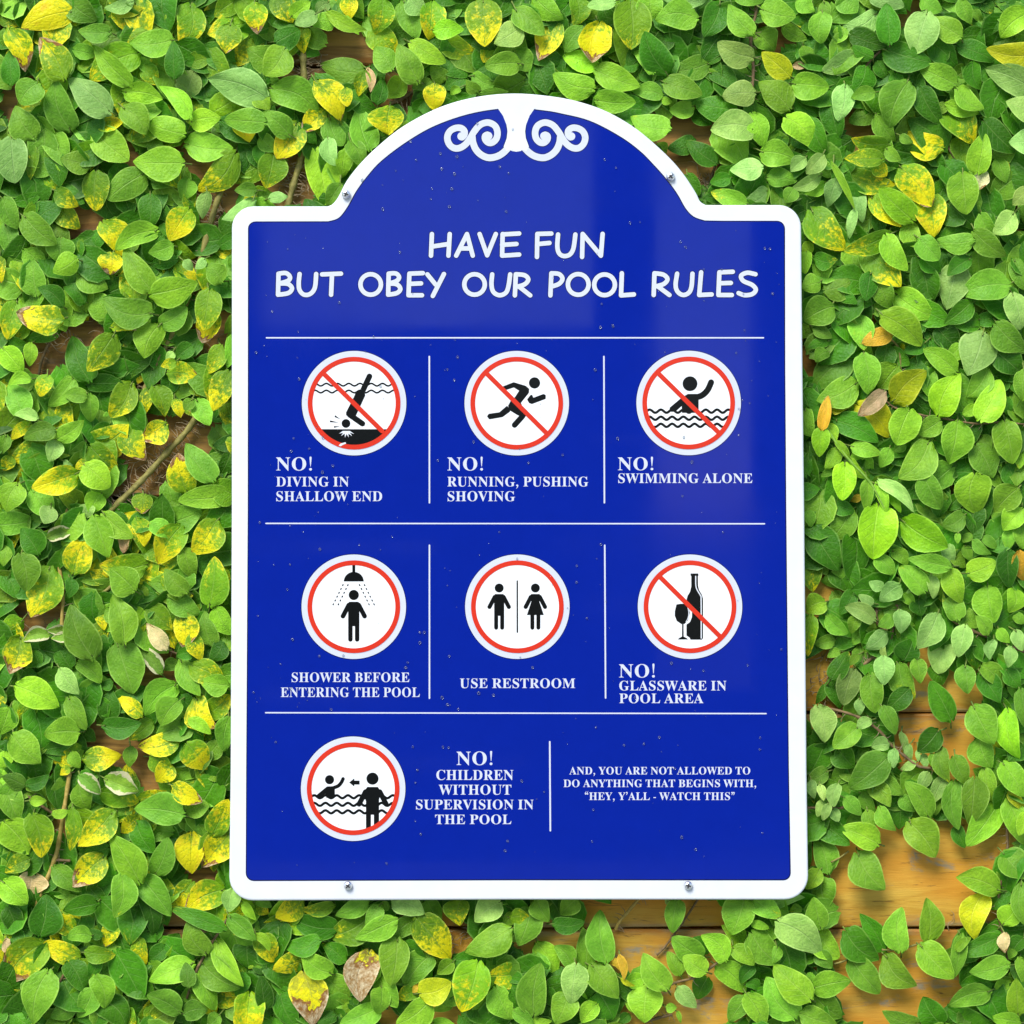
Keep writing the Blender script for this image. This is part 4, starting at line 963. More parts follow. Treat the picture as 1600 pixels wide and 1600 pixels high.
TRACED = '''@0,0,4
455 70 130 175 200 Y2;0 60 120 165 110 y1;420 -10 605 130 170 g2;880 60 675 105 75 L2;830 10 650 50 90 p2;690 200 487 190 130 g3;1080 150 755 270 170 y1;1080 250 805 265 185 g3;1190 30 1140 290 190 y2;1090 485 1085 255 130 d3;1440 150 1410 335 170 Y3;1480 0 1340 105 140 y2;1590 20 1610 215 150 w3;1560 240 1400 410 170 Y1;1665 610 1298 490 235 p3;1655 765 1402 750 160 g3;815 530 583 280 140 b3;690 700 428 488 200 p3;440 812 345 502 190 g2;400 490 250 232 205 w3;235 520 125 650 190 g3;250 490 320 580 90 L1;215 860 95 660 195 g2;70 525 60 318 125 d3;60 180 160 450 160 w2;480 390 400 180 140 d1;860 330 560 500 220 y2;775 575 1018 620 150 b3;1190 735 992 538 120 b3;770 670 915 838 170 g3;1150 840 910 762 170 b3;1190 760 1383 735 150 b3;1165 900 1458 925 195 g3;1140 1020 830 1010 225 b3;900 1085 668 1248 195 g2;590 830 805 1005 210 g2;300 820 410 1045 170 g1;560 1040 378 990 150 g2;70 865 95 1145 225 p3;600 1075 600 1318 175 y2;250 1030 390 1190 150 y1;940 1220 925 1443 150 d2;1170 1118 1140 1250 125 g2;1470 960 1240 1195 190 y2;1300 1203 1265 1370 97 p3;1590 1250 1385 1372 110 p3;1600 1190 1465 1190 95 g3;1180 1310 1055 1505 185 Y2;1080 1530 925 1580 130 g3;640 1390 760 1600 180 Y1;980 1440 720 1560 150 g2;340 1290 500 1430 140 Y2;150 1350 355 1530 175 g3;20 1240 110 1430 130 g2;90 1260 270 1200 90 d1;350 1190 490 1290 120 y2;30 1400 80 1600 140 g2;530 1490 530 1620 120 y1;900 420 980 530 120 y1;1210 450 1130 640 170 p1;1180 390 1330 350 115 y1;1500 690 1560 890 180 Y1;990 890 770 850 90 g1;220 920 160 1175 110 y1;380 1490 370 1640 190 g2;280 650 290 850 150 d1;950 1140 1090 1160 110 g1;500 1240 560 1310 80 d0;1000 1280 1080 1390 90 d1;1200 1180 1200 1340 90 y1
@0,400,4
0 10 10 170 90 Y2;60 70 100 280 125 y1;230 245 210 20 170 g2;480 15 330 105 150 b3;480 110 360 120 90 d1;490 110 675 205 165 g2;700 -20 690 118 155 Y2;950 222 775 -55 170 b3;945 240 1238 165 200 b3;1385 165 1290 45 140 g3;1100 50 1238 180 120 Y1;1150 30 1205 92 65 p3;1280 18 1220 82 62 p3;680 390 560 212 165 g2;945 360 642 268 200 g3;700 445 870 460 95 w2;990 435 900 640 195 b3;1000 430 1170 318 140 g2;1310 213 1270 467 172 y3;1340 350 1265 545 155 w2;385 400 100 350 195 w3;390 310 235 195 120 d3;530 290 395 190 125 d2;110 280 45 522 160 y2;180 430 70 525 100 y1;490 340 360 320 60 y1;370 460 160 520 100 d1;190 545 185 690 92 b2;20 580 140 728 150 b3;560 780 450 500 180 d2;710 495 545 722 195 y3;680 690 912 650 190 d1;900 690 860 800 75 Y1;545 800 772 800 122 d2;460 765 305 938 130 g2;540 880 400 865 102 g3;560 865 570 1038 122 g3;820 800 690 1008 175 y2;930 820 900 1000 90 y1;960 810 1030 1005 135 y2;1050 730 1245 760 145 Y2;1100 660 1005 690 72 y3;1080 600 1040 655 58 p2;1200 560 1100 640 110 d1;1380 560 1290 742 122 y2;1450 500 1420 700 95 g3;1430 725 1330 970 162 Y3;1090 898 1130 1012 82 Y2;1200 900 1150 962 78 g3;1230 898 1310 1060 132 g3;1400 880 1440 1095 130 y1;1190 810 1275 870 90 y1;790 1060 910 1278 180 Y2;1040 1050 875 1150 155 w3;700 1080 560 1130 112 d1;565 1190 735 1340 175 y2;530 1308 685 1450 185 b3;630 1490 560 1610 140 b2;350 1152 308 1288 118 p3;540 1175 435 1232 88 g2;400 1280 455 1310 42 p3;540 1270 470 1332 62 y2;360 1142 525 1028 122 g3;340 1085 146 1140 128 g3;190 1050 68 1147 85 Y2;235 1012 88 990 78 p3;140 990 55 800 170 g2;190 768 52 802 85 b3;300 748 250 878 110 y3;500 900 315 1052 155 y1;480 1360 197 1450 182 Y3;70 1250 20 1342 92 Y2;200 1190 100 1400 150 d1;110 1425 40 1600 180 b3;200 1465 330 1640 170 g2;1335 1402 1160 1170 172 g3;1170 1475 1110 1232 182 Y2;1440 1230 1370 1380 110 d1;1480 1500 1310 1420 180 y2;1440 1505 1112 1530 150 g3;900 1490 890 1612 135 Y2;1110 1540 1070 1620 70 g1;40 1120 10 1240 85 g2;250 930 290 1080 100 d1;980 30 880 90 120 d0;330 1090 250 1290 130 d0;150 20 30 80 100 g1
@0,800,4
-30 80 212 50 155 g2;240 262 130 100 170 d2;320 -30 275 74 125 p3;300 160 465 118 95 c2;480 0 510 135 95 Y1;460 380 545 135 195 Y2;590 28 680 287 188 b3;645 10 832 162 145 b3;560 -45 540 38 105 p2;770 132 772 258 72 t2;850 42 905 217 118 Y2;910 330 622 335 190 Y2;890 230 1080 335 130 y1;1130 90 988 327 195 Y2;940 72 1075 158 115 g3;1100 10 1220 130 150 y1;1350 58 1200 262 205 Y3;1150 228 1212 417 125 g2;1310 585 1342 277 185 y3;1440 300 1430 450 105 Y1;1170 502 1028 355 135 g3;840 490 687 350 205 g3;850 460 930 582 132 y1;1040 562 990 370 155 y2;680 430 560 360 92 Y1;500 400 630 455 90 y1;1055 540 1248 640 148 g2;920 595 1078 737 152 y2;130 265 165 494 182 g3;60 190 20 340 105 g2;310 345 190 660 250 Y2;10 360 100 540 155 d1;440 415 430 540 88 d2;580 912 437 575 225 g3;640 580 650 740 95 y1;775 818 700 515 190 g3;830 590 880 782 135 y1;735 828 832 1137 235 g3;885 1275 728 1150 105 Y2;1040 855 915 695 112 t3;1005 1005 845 830 105 c3;1150 635 1150 852 162 Y2;1200 760 1260 927 115 Y2;1330 832 1280 618 125 g2;1350 598 1442 768 135 b3;1390 812 1310 932 122 d2;1200 880 1105 900 90 d2;1105 930 1015 988 85 g2;1130 928 1252 1150 135 g2;1195 955 1420 1100 165 Y2;1425 1085 1245 1055 142 g3;1100 1080 903 1272 185 g2;1115 1180 1005 1335 165 g3;1130 1150 1220 1250 112 d1;1225 1165 1355 1350 182 Y2;1430 1285 1400 1497 135 g3;1183 1298 1320 1388 82 b3;670 1303 700 1108 152 d2;645 1335 885 1318 145 d3;440 977 350 828 132 d2;488 938 632 1068 125 g2;378 982 495 1140 132 p3;210 868 240 982 88 d2;305 765 145 805 100 c3;410 730 290 740 62 c3;435 785 320 790 66 c3;140 680 0 775 132 y2;130 780 60 1012 190 w2;105 1085 370 1218 200 b3;60 1225 0 1392 155 b2;80 1395 255 1572 205 g3;30 1500 10 1600 90 b2;430 1160 540 1362 122 g3;380 1275 245 1352 112 d1;490 1375 272 1392 182 g3;440 1480 258 1502 105 d1;510 1370 600 1432 92 d1;1118 1420 862 1468 155 Y2;950 1310 808 1425 115 y1;1110 1360 1025 1370 65 g1;1150 1290 1270 1440 135 d1;1170 1448 1295 1610 195 Y3;1370 1440 1255 1552 122 g1;525 1540 765 1520 155 Y2;820 1468 808 1597 95 g2;450 1500 500 1602 85 g2;950 1520 1080 1630 132 y2;700 1060 620 1090 70 d1;960 900 880 960 80 d0;150 1000 60 1080 120 g1;220 1000 130 1060 100 d1
@0,1200,4
20 95 115 347 172 g2;155 112 12 52 105 g2;165 105 308 42 90 d2;340 42 370 270 132 d1;165 125 275 168 52 b2;188 200 292 205 68 b3;328 292 430 264 64 b3;200 293 260 560 182 y3;30 340 182 540 220 b2;450 257 440 517 108 y3;705 275 487 490 195 Y3;640 230 530 290 90 g1;500 100 560 267 145 g2;500 50 628 162 105 c3;430 -10 375 45 60 Y1;660 70 865 150 145 c3;635 150 868 210 148 y2;870 190 1078 148 105 Y1;1145 290 838 255 205 g3;1083 108 1265 212 132 Y3;1060 -30 975 86 142 Y2;1158 262 1312 230 135 g2;1165 345 1272 415 92 g1;1330 418 1428 195 155 y3;1300 10 1400 70 90 y1;1200 408 1200 662 192 Y2;1425 425 1258 622 182 w2;860 310 755 405 112 Y1;850 340 960 532 155 d2;970 668 1052 433 155 g3;872 714 688 415 195 b3;650 552 447 742 185 w2;630 470 570 540 60 y1;530 550 450 608 92 g1;700 560 690 667 92 g1;335 618 512 772 135 g2;330 570 200 660 122 d1;340 680 240 782 112 d1;330 750 447 800 92 g1;180 570 30 655 122 y2;200 650 170 805 185 t1;20 710 170 852 175 b3;250 1048 290 788 215 d2;50 870 110 1052 142 d2;605 850 393 892 140 d3;660 750 620 882 105 d1;760 668 715 937 175 g3;870 850 810 1107 195 d2;900 790 960 1037 135 d2;878 680 1070 927 175 g3;1200 710 1095 882 155 Y1;1395 760 1157 885 195 Y2;1402 1005 1058 873 112 d3;1190 940 1083 905 62 t2;1430 630 1360 790 122 y1;1290 1160 1178 947 155 g3;1430 925 1602 1082 125 g3;1450 758 1430 902 125 p3;1520 840 1602 952 65 b3;1348 1070 1522 1367 135 b3;1550 1060 1560 1262 200 d1;1258 1215 1500 1378 205 g2;1205 1225 928 1335 175 b3;1180 1368 1160 1213 108 g3;1223 1298 1347 1514 132 b3;1200 1200 1000 1050 175 d1;1040 1120 930 1210 110 d1;870 1063 915 1227 105 Y2;720 965 658 1118 115 Y1;690 900 620 1005 105 d1;580 940 475 985 80 g1;475 1015 276 955 132 Y2;495 1195 266 1088 145 Y2;568 1050 418 1060 108 g3;535 1150 722 1168 115 y3;640 1050 545 1010 70 d2;270 1095 28 1345 245 w2;40 1068 70 1178 62 t2;300 1270 210 1602 225 g3;430 1210 520 1392 165 d2;610 1180 560 1312 95 d2;600 1298 655 1502 155 b3;580 1380 487 1562 142 g2;470 1480 315 1562 122 g2;725 1148 890 1457 225 d2;630 1450 790 1620 195 d2;1125 1525 918 1418 155 g3;1150 1535 1295 1510 135 g3;1540 1390 1365 1425 70 Y1;1560 1410 1520 1700 215 w3;1370 1545 1300 1610 95 g2;1230 1380 1050 1440 110 d1;60 1430 130 1620 155 d1;140 1380 60 1400 70 y1;950 1480 960 1600 90 y1;800 1500 850 1600 80 y1;700 1360 760 1440 100 g1
@400,0,4
110 -20 230 142 165 y2;220 102 340 8 115 b3;375 88 242 152 105 p3;485 150 343 150 115 b3;450 18 378 92 85 p2;448 80 692 190 95 b3;478 118 645 216 85 b3;390 -30 500 52 115 Y1;590 -20 590 120 115 Y2;20 168 112 262 105 g1;125 265 275 185 155 d2;320 178 300 337 98 Y1;180 308 55 475 205 g3;90 270 20 392 95 Y1;60 450 80 600 120 g1;10 578 88 685 115 b3;105 555 388 714 215 g3;212 848 36 695 145 g3;20 700 50 850 100 g1;672 455 398 400 172 g2;378 515 530 758 185 Y3;560 552 570 667 88 Y3;680 443 640 602 105 y2;700 428 715 578 58 t2;760 648 792 486 105 d3;915 488 818 615 135 b2;850 435 742 292 155 g3;790 -10 745 217 175 y3;720 195 880 362 175 y1;920 5 1010 243 155 g2;1100 15 1080 250 175 y2;960 -20 1060 82 135 p3;1113 190 1300 185 130 B3;1150 200 1392 335 155 y1;968 268 1187 392 135 b3;1012 515 888 275 165 g3;1195 490 1088 415 110 g2;1190 330 1320 484 175 d1;1105 520 973 552 85 g2;1120 528 1120 692 145 Y2;1300 470 1180 560 120 d1;1272 548 1217 592 58 b3;1397 572 1312 498 84 g3;1358 468 1492 535 115 g2;1420 0 1430 292 235 y3;1280 20 1130 90 110 g1;1645 395 1427 412 155 g3;1660 170 1488 275 165 p3;1500 280 1420 390 110 y1;1400 590 1580 572 60 g3;710 935 640 662 182 g2;640 640 740 710 80 g1;835 668 830 845 222 Y3;460 740 545 912 160 g2;425 695 288 824 135 Y1;255 770 128 993 195 Y2;30 850 125 948 115 g2;450 868 495 1037 115 p3;560 935 540 1112 112 b2;590 884 662 1042 125 g3;370 940 432 1282 225 b2;530 1150 440 1290 112 g3;110 962 60 1177 195 y2;10 1225 90 1215 75 g2;82 1240 203 1228 75 p3;20 905 30 1042 80 d1;1060 625 1000 742 112 d1;1480 460 1560 560 130 d1;1030 400 1080 470 90 d1;560 710 640 700 70 g0
@800,0,4
18 60 205 218 155 g3;272 110 165 380 182 Y2;140 -20 322 122 155 b2;400 -20 390 162 135 y2;20 320 112 450 155 g2;100 330 355 418 135 d1;442 172 328 328 145 g2;535 400 316 350 145 B2;545 142 500 392 212 w3;740 5 745 310 245 y3;640 10 470 40 95 p3;530 40 420 110 110 g1;860 -20 880 132 175 g2;1155 115 890 125 195 g3;960 -10 1215 5 105 p3;1305 20 1200 232 175 d2;1505 210 1352 25 155 g3;1390 -25 1570 10 95 g2;1560 60 1775 105 185 g3;1530 195 1640 322 165 g2;1505 360 1283 265 170 p3;1300 200 1250 310 60 g1;1300 300 1230 402 85 d1;965 458 828 196 195 d3;885 455 762 322 115 g2;1040 230 1242 282 115 d1;1010 290 1075 360 70 d1;1232 395 1000 445 155 g2;790 400 678 400 95 d1;800 470 890 510 70 d1;525 440 800 542 170 b3;510 555 254 462 172 b3;190 440 310 572 125 g1;20 560 255 540 155 d1;525 625 775 640 155 b3;430 625 280 605 60 g2;940 595 755 575 118 g2;952 520 1190 592 158 g3;940 620 1000 640 55 b2;1238 450 1412 562 135 d2;1370 410 1490 500 100 g1;1515 580 1314 602 165 p3;1735 680 1540 512 190 b3;1135 665 983 692 118 g2;1402 692 1145 650 175 d2;1130 700 1250 780 110 d1;985 805 739 728 175 g3;1515 805 1240 812 203 p3;1500 708 1572 918 145 b2;1145 885 973 930 122 d2;1275 1022 1086 878 135 d3;1440 930 1330 950 105 d1;1562 1045 1360 1062 138 p3;1560 950 1768 1000 175 g3;1362 1110 1238 1142 95 d2;1420 1050 1330 1090 80 d1;1462 1272 1243 1198 122 g3;1600 1190 1453 1262 112 p2;1090 1090 1172 1222 95 d2;1300 1250 1190 1240 75 d2;700 715 765 720 60 g1;910 900 965 960 60 g2;590 620 500 680 80 b1;330 330 290 300 60 d0
@1200,0,4
200 20 220 120 90 g1;200 -30 292 76 115 g2;92 160 243 248 105 g2;340 82 330 272 148 g3;350 12 380 117 78 g2;482 172 398 280 92 g2;450 -30 560 78 155 g2;675 85 462 180 145 p2;640 -30 852 40 125 p2;762 270 740 20 162 d3;515 215 737 292 145 d2;655 355 527 285 92 d2;995 80 915 341 225 p3;1205 232 1008 115 160 g3;960 -10 1090 70 120 g2;1200 0 1270 152 105 g2;725 305 1025 392 195 d3;1020 260 1185 420 165 d2;1215 230 1395 232 125 d1;1188 288 1423 385 128 d2;1440 92 1385 215 95 d2;1640 80 1452 235 180 b3;1700 330 1364 305 165 L3;1690 580 1358 428 195 p3;1665 745 1487 632 155 p3;1690 920 1503 890 175 p3;1170 525 944 420 165 g3;1180 475 1275 400 115 g1;1280 388 1330 562 125 d2;1178 555 1350 684 125 g3;1340 590 1520 765 155 d1;1115 650 1323 708 98 b2;1115 648 1036 706 74 g2;950 548 1082 774 155 d2;870 515 758 798 220 g3;800 440 980 540 110 d1;680 388 750 502 112 d1;610 418 530 575 155 d2;555 345 333 445 145 p2;330 290 400 420 110 d1;465 290 385 330 65 g1;220 293 250 417 98 g2;135 475 -40 325 155 L3;158 412 238 422 52 t2;160 525 382 545 182 b3;330 465 490 592 112 d1;160 605 338 718 122 d1;380 638 440 870 155 d2;485 537 438 758 145 p3;668 578 517 612 98 g3;690 665 505 765 135 g1;680 718 797 890 125 g2;115 735 295 914 175 b3;260 740 370 982 155 d2;530 870 388 962 135 d1;745 900 520 865 135 y3;718 990 476 990 125 y3;1090 925 845 825 182 Y2;828 848 907 892 62 g3;1105 700 1285 894 195 y2;1350 758 1545 952 175 d2;1310 1082 1357 832 158 b3;1160 900 1240 1072 132 y1;1000 960 1100 1108 145 d1;778 930 993 992 145 d2;738 928 832 1007 84 g3;835 1055 1022 1292 215 Y3;670 1030 742 1102 105 Y2;515 1100 805 1152 155 y1;500 1020 400 1100 110 d1;342 968 238 1086 112 p3;232 988 142 1074 98 p2;328 1008 382 1114 88 g2;0 1110 183 1130 125 g2;322 1098 150 1178 95 p3;357 1140 226 1212 84 b2;162 1178 110 1267 105 g2;310 1200 180 1270 85 g1;432 1118 373 1297 112 p3;400 1022 545 1312 48 b3;440 1072 492 1178 52 p3;542 1310 508 1492 64 p3;560 1178 592 1392 95 p2;470 1260 360 1330 85 g1;640 1228 835 1418 135 Y2;905 1378 695 1172 175 B3;1000 1205 1040 1482 205 y2;1130 1102 1172 1292 115 g2;1215 1085 1240 1341 205 b3;1340 1062 1315 1188 98 t3;1555 1100 1385 1235 175 g1;1130 1278 1302 1432 135 d2;1330 1338 1442 1492 125 g2;1535 1333 1406 1465 145 p3;1640 1180 1528 1282 115 p3;1285 1500 1052 1495 140 g3;1288 1448 1492 1604 155 g3;870 1393 950 1553 135 g2;950 1490 1070 1625 155 g3;270 1315 480 1562 215 y2;765 1463 476 1570 135 y3;738 1472 872 1692 145 b3;340 1450 230 1560 120 d1;260 1510 230 1610 75 b2;600 1540 832 1793 225 y2;1530 1450 1600 1550 90 g1;250 1310 150 1390 110 d1;1420 1010 1510 1100 120 y1;1450 900 1400 1000 90 d1;1350 20 1400 80 90 d1;1290 60 1340 140 60 g1;1420 30 1520 120 100 d0;880 690 920 735 45 g2;940 680 990 780 70 d1;690 620 700 680 50 g1
@1200,400,4
240 -30 230 112 95 b2;290 10 435 20 115 d2;322 165 212 205 130 g3;352 215 545 145 155 g2;402 315 225 405 200 g3;640 105 610 282 125 d3;650 115 675 222 45 b2;430 240 560 300 85 d2;700 168 762 332 145 g2;630 290 520 350 90 d1;795 235 1050 388 195 b2;960 65 1000 315 195 d2;960 0 1080 100 130 d2;1182 52 1115 336 205 p2;1265 18 1120 124 115 d3;1505 180 1200 240 205 g3;1490 30 1500 170 75 d1;1530 238 1577 462 155 p3;1540 25 1602 212 135 g2;1272 288 1102 424 135 d2;1450 380 1275 405 105 d1;1325 395 1155 430 135 d2;1425 425 1610 592 185 g3;1345 483 1245 748 245 p3;1415 590 1595 744 185 d2;1050 440 1205 592 165 d1;715 368 960 562 195 b3;560 372 602 590 165 g2;770 488 583 547 115 o3;410 410 560 590 120 d2;285 458 402 513 84 g2;380 530 245 575 75 d2;375 598 298 665 92 g3;600 580 450 620 80 d1;505 635 275 842 205 g1;555 795 303 905 195 g2;600 615 625 865 175 g3;810 690 695 842 195 g2;820 543 820 622 68 L1;985 540 850 600 95 d2;970 640 850 680 75 L1;1175 722 970 578 145 b3;1205 555 1115 652 105 g2;990 700 1030 902 125 g2;785 905 990 716 195 L3;1065 990 1202 732 205 B3;1375 708 1238 888 155 g2;1325 1025 1452 772 185 b3;1600 715 1590 908 140 g3;1500 960 1600 1030 100 d1;1300 940 1215 990 80 b2;885 960 803 1182 205 b3;1185 1035 1130 1303 210 b3;1480 1035 1532 1300 190 b3;1075 1030 942 1112 135 g3;560 930 765 1132 190 L2;398 965 565 918 115 L2;725 848 562 998 115 t3;340 1082 377 872 82 o3;230 960 280 1132 130 g2;415 1025 690 1162 165 d2;335 1072 320 1256 118 B3;370 1048 422 1167 72 b3;425 1203 358 1333 95 b3;425 1158 512 1287 52 b3;480 1298 465 1528 155 B3;520 1268 642 1392 64 b2;525 1190 705 1235 98 g3;760 1205 700 1322 95 g2;850 1160 780 1225 75 g1;1005 1165 817 1393 215 g3;1300 1185 1405 1390 195 g2;1328 1122 1392 1233 95 g2;1290 1365 1300 1612 235 b3;1400 1260 1460 1390 95 g1;1590 1210 1570 1330 80 g2;1500 1300 1590 1442 145 d2;1560 1455 1415 1605 185 g3;975 1375 1082 1582 165 g3;930 1400 960 1602 125 d1;700 1340 890 1510 175 d1;260 1370 445 1562 185 d1;695 1408 912 1602 92 p3;622 1398 615 1605 88 b3;680 1418 742 1612 78 b3;580 1500 510 1530 50 o1;410 1350 330 1380 50 g2;240 1160 300 1342 115 d1;420 1560 540 1600 100 d2;1200 1500 1120 1590 100 d1;240 800 280 930 100 d1;1050 1080 1010 1170 110 g1;1150 1300 1100 1400 110 d1;730 1020 790 1180 110 d0;1330 840 1240 900 90 g1;750 1480 830 1605 60 B3;560 1420 520 1500 60 d1;1500 780 1440 850 80 d1;1480 880 1500 1000 80 d1
@1200,800,4
250 -10 270 95 75 g2;520 -20 383 180 165 g2;270 98 442 368 215 d2;545 135 515 424 185 d2;690 -40 655 296 258 B3;845 60 1124 222 215 B3;1225 20 1086 88 128 g2;1590 -20 1468 115 155 b3;1130 203 1150 323 95 p2;1160 240 1230 350 90 b1;1185 133 1185 197 42 g3;1272 138 1213 188 62 g2;1230 210 1272 312 68 g2;1283 178 1397 264 74 g2;1343 158 1432 230 68 g2;1510 110 1500 234 88 g2;1580 82 1592 232 105 g3;778 243 872 333 92 g2;678 278 797 393 115 g2;1140 342 870 290 120 g3;983 495 817 340 145 g3;1250 385 1424 308 155 b3;1140 355 1210 572 145 b3;1500 237 1510 478 145 d2;1570 248 1612 442 112 o2;1020 397 1035 543 78 p3;1105 430 1040 440 45 b2;722 465 630 437 74 p3;822 455 697 558 128 p3;658 572 565 517 64 p3;668 672 480 588 115 p3;820 615 830 760 114 p3;768 648 687 714 90 g3;735 755 610 856 115 p3;718 840 742 907 42 p3;850 510 920 590 75 g2;940 545 960 652 115 d2;1185 675 1108 465 138 g2;1372 468 1416 693 195 b3;1535 478 1508 630 125 b2;1430 690 1490 750 60 g1;1060 640 932 855 170 p3;1110 785 1065 1013 185 p2;1232 712 1188 908 138 p3;1375 765 1297 645 98 g3;1412 802 1385 924 78 p3;1512 842 1500 974 88 p3;1550 738 1592 868 84 p3;1440 733 1512 817 78 g3;850 928 905 795 172 d2;890 700 810 790 125 b1;930 915 952 1072 105 g3;818 952 915 1170 155 g3;720 905 725 1083 138 p3;415 800 290 826 94 g3;450 870 370 910 65 g2;395 1042 503 872 125 d3;560 890 515 960 55 g2;535 988 470 1208 155 p3;390 1048 452 1232 122 d2;640 1015 670 1257 155 g2;880 1108 742 1245 135 d2;1145 1298 1015 1055 158 d3;1030 955 1090 1084 135 d1;1230 962 1250 1137 135 g3;1320 1008 1452 1194 155 d2;1340 958 1472 1100 125 g2;1490 985 1580 1108 110 d2;1280 790 1300 992 125 d1;1285 1218 1412 1453 205 g3;1500 1238 1572 1543 155 B3;1440 1420 1368 1530 112 L2;1320 1410 1400 1602 175 g2;1580 1112 1612 1352 125 g3;1065 1365 935 1505 155 d3;718 1218 797 1392 108 g3;310 1212 355 1441 163 p3;565 1342 407 1475 150 g3;642 1298 553 1362 78 p3;755 1452 646 1468 94 p3;570 1170 575 1272 68 p2;790 1482 785 1602 74 p3;830 1378 855 1522 52 p2;880 1452 895 1557 54 p3;935 1488 940 1562 34 p3;920 1560 825 1610 60 p3;970 1512 990 1602 58 p3;1020 1512 1050 1612 60 g3;1080 1472 1135 1692 115 g3;1162 1528 1240 1702 125 g3;350 1460 260 1640 175 d2;430 1470 540 1602 155 d2;745 1535 506 1730 205 g3;300 328 280 500 135 y2;355 560 238 622 145 b3;270 650 250 902 115 y2;400 350 560 510 150 d1;540 490 450 640 110 d2;370 648 502 762 105 g2;560 648 520 760 85 g2;620 710 530 830 100 g1;300 1440 250 1400 80 d1;1420 1160 1540 1300 110 d1;1540 640 1600 700 70 g2;580 30 520 90 80 d1;720 200 860 240 60 g1;880 480 900 500 50 p2;360 1080 300 1200 60 d0;1130 900 1180 1010 110 d1;1450 900 1500 960 80 b1;620 1120 560 1230 80 g1
@1200,1200,4
370 20 250 75 110 g2;520 10 400 95 120 g1;432 102 410 243 94 p3;270 78 290 192 68 p3;325 105 350 207 58 p3;342 205 308 307 64 p3;378 225 342 328 62 p3;405 255 440 337 70 p3;480 188 583 298 98 g3;590 153 672 277 94 g2;620 263 667 394 94 g2;580 300 490 345 75 g1;638 108 765 243 125 g3;718 48 847 168 105 g2;698 243 802 393 108 g3;830 178 922 272 94 g2;1005 308 856 85 145 g3;1002 28 938 137 88 p2;1102 58 1023 221 104 p2;1160 86 1190 388 135 g2;1290 66 1260 368 180 g3;1350 0 1402 212 115 g2;1445 210 1242 490 190 b3;1180 358 1232 500 94 d2;1470 -30 1602 182 165 b3;1508 148 1602 264 75 L2;1500 200 1602 482 155 g2;1620 280 1568 422 92 b3;290 320 512 483 165 d1;375 655 288 398 160 g2;688 475 458 373 165 b3;883 338 1048 558 215 g3;558 533 731 763 215 g3;320 638 238 757 112 b2;340 690 372 873 175 g2;20 865 230 808 95 p2;10 910 130 905 60 g2;210 880 135 900 60 g2;330 1005 285 806 145 g3;65 960 340 1162 225 p3;300 1010 442 1192 175 g2;300 1160 402 1252 112 g2;725 1145 573 908 135 d2;485 1018 695 1200 205 d3;518 1193 697 1411 175 g2;830 1145 836 869 168 g3;735 1175 931 1362 185 g3;1000 1085 990 810 158 b3;955 1108 1162 1318 195 b3;1210 1042 1167 1312 105 g3;1180 1142 1268 1058 62 b3;1445 1055 1188 1163 135 d3;1340 790 1290 1072 190 L2;1445 765 1174 683 175 b3;1468 530 1612 693 195 g2;1580 722 1602 983 125 g3;1470 975 1562 848 155 b2;1482 1032 1480 1157 78 t3;1600 1060 1525 1160 110 d2;1505 1228 1256 1278 155 g3;1550 1140 1505 1195 60 g2;1570 1188 1612 1392 115 g2;1500 1320 1420 1430 100 b1;1562 1545 1550 1312 135 b3;1385 1395 1127 1485 145 g3;1085 1605 968 1428 185 d2;1130 1500 1312 1562 105 d1;1490 1440 1310 1540 110 d1;1575 1592 1388 1560 115 b3;942 1602 713 1518 115 g3;280 1375 521 1330 170 b3;265 1445 36 1232 195 b3;165 1565 -12 1305 205 g2;300 1430 462 1562 165 g1;205 1535 435 1605 155 g3;270 1280 250 1350 60 g1;60 1120 20 1227 105 g2;290 1180 200 1215 60 d1;1390 1570 1270 1610 80 g1;250 1560 180 1620 80 d1
@400,1380,4
0 140 80 190 85 Y1;285 105 122 217 155 Y2;0 110 100 150 70 g2;488 140 276 160 95 y2;695 105 493 203 125 g3;775 138 683 264 108 g3;835 150 755 150 65 g3;858 100 1055 192 155 p3;1070 105 1152 252 135 g2;1280 100 1275 267 165 y2;1525 118 1366 242 165 p3;1610 190 1550 260 85 g2;1585 285 1300 433 195 g3;1005 215 1218 478 225 Y2;1002 228 857 358 125 g2;875 228 619 348 155 g3;705 215 456 332 205 y2;505 285 215 213 165 d2;215 208 8 292 125 y1;398 358 161 382 135 d3;555 492 412 372 125 d2;20 328 112 492 155 y2;0 320 87 422 64 b3;305 478 103 542 135 Y2;468 565 287 425 155 g3;705 428 650 741 218 n3;882 348 845 641 195 g3;1092 448 930 652 185 g2;928 368 1063 484 112 d2;300 562 360 892 245 N3;428 588 573 773 155 g2;785 658 760 817 132 g3;768 578 883 780 145 g2;1090 580 950 670 105 y1;1005 678 886 722 105 y2;1030 640 978 685 50 o2;1025 690 1220 620 185 L3;1085 735 877 885 175 b3;1388 495 1285 806 245 y3;1232 490 1130 570 100 g2;1645 570 1453 580 165 Y2;1500 650 1602 852 165 g2;1370 690 1500 882 185 d1;775 778 523 878 155 g3;500 830 385 880 90 d2;150 688 252 902 155 d2;58 790 30 577 120 d3;1230 760 1100 795 60 b1;1100 870 1250 890 70 b2;480 800 550 880 90 d1;550 770 650 820 75 d1;510 530 560 630 80 d1;620 720 590 800 90 d1;60 800 110 880 80 d1;10 500 40 570 90 d1;0 420 90 500 100 d1;1530 460 1480 510 60 d1
@800,1380,3.81
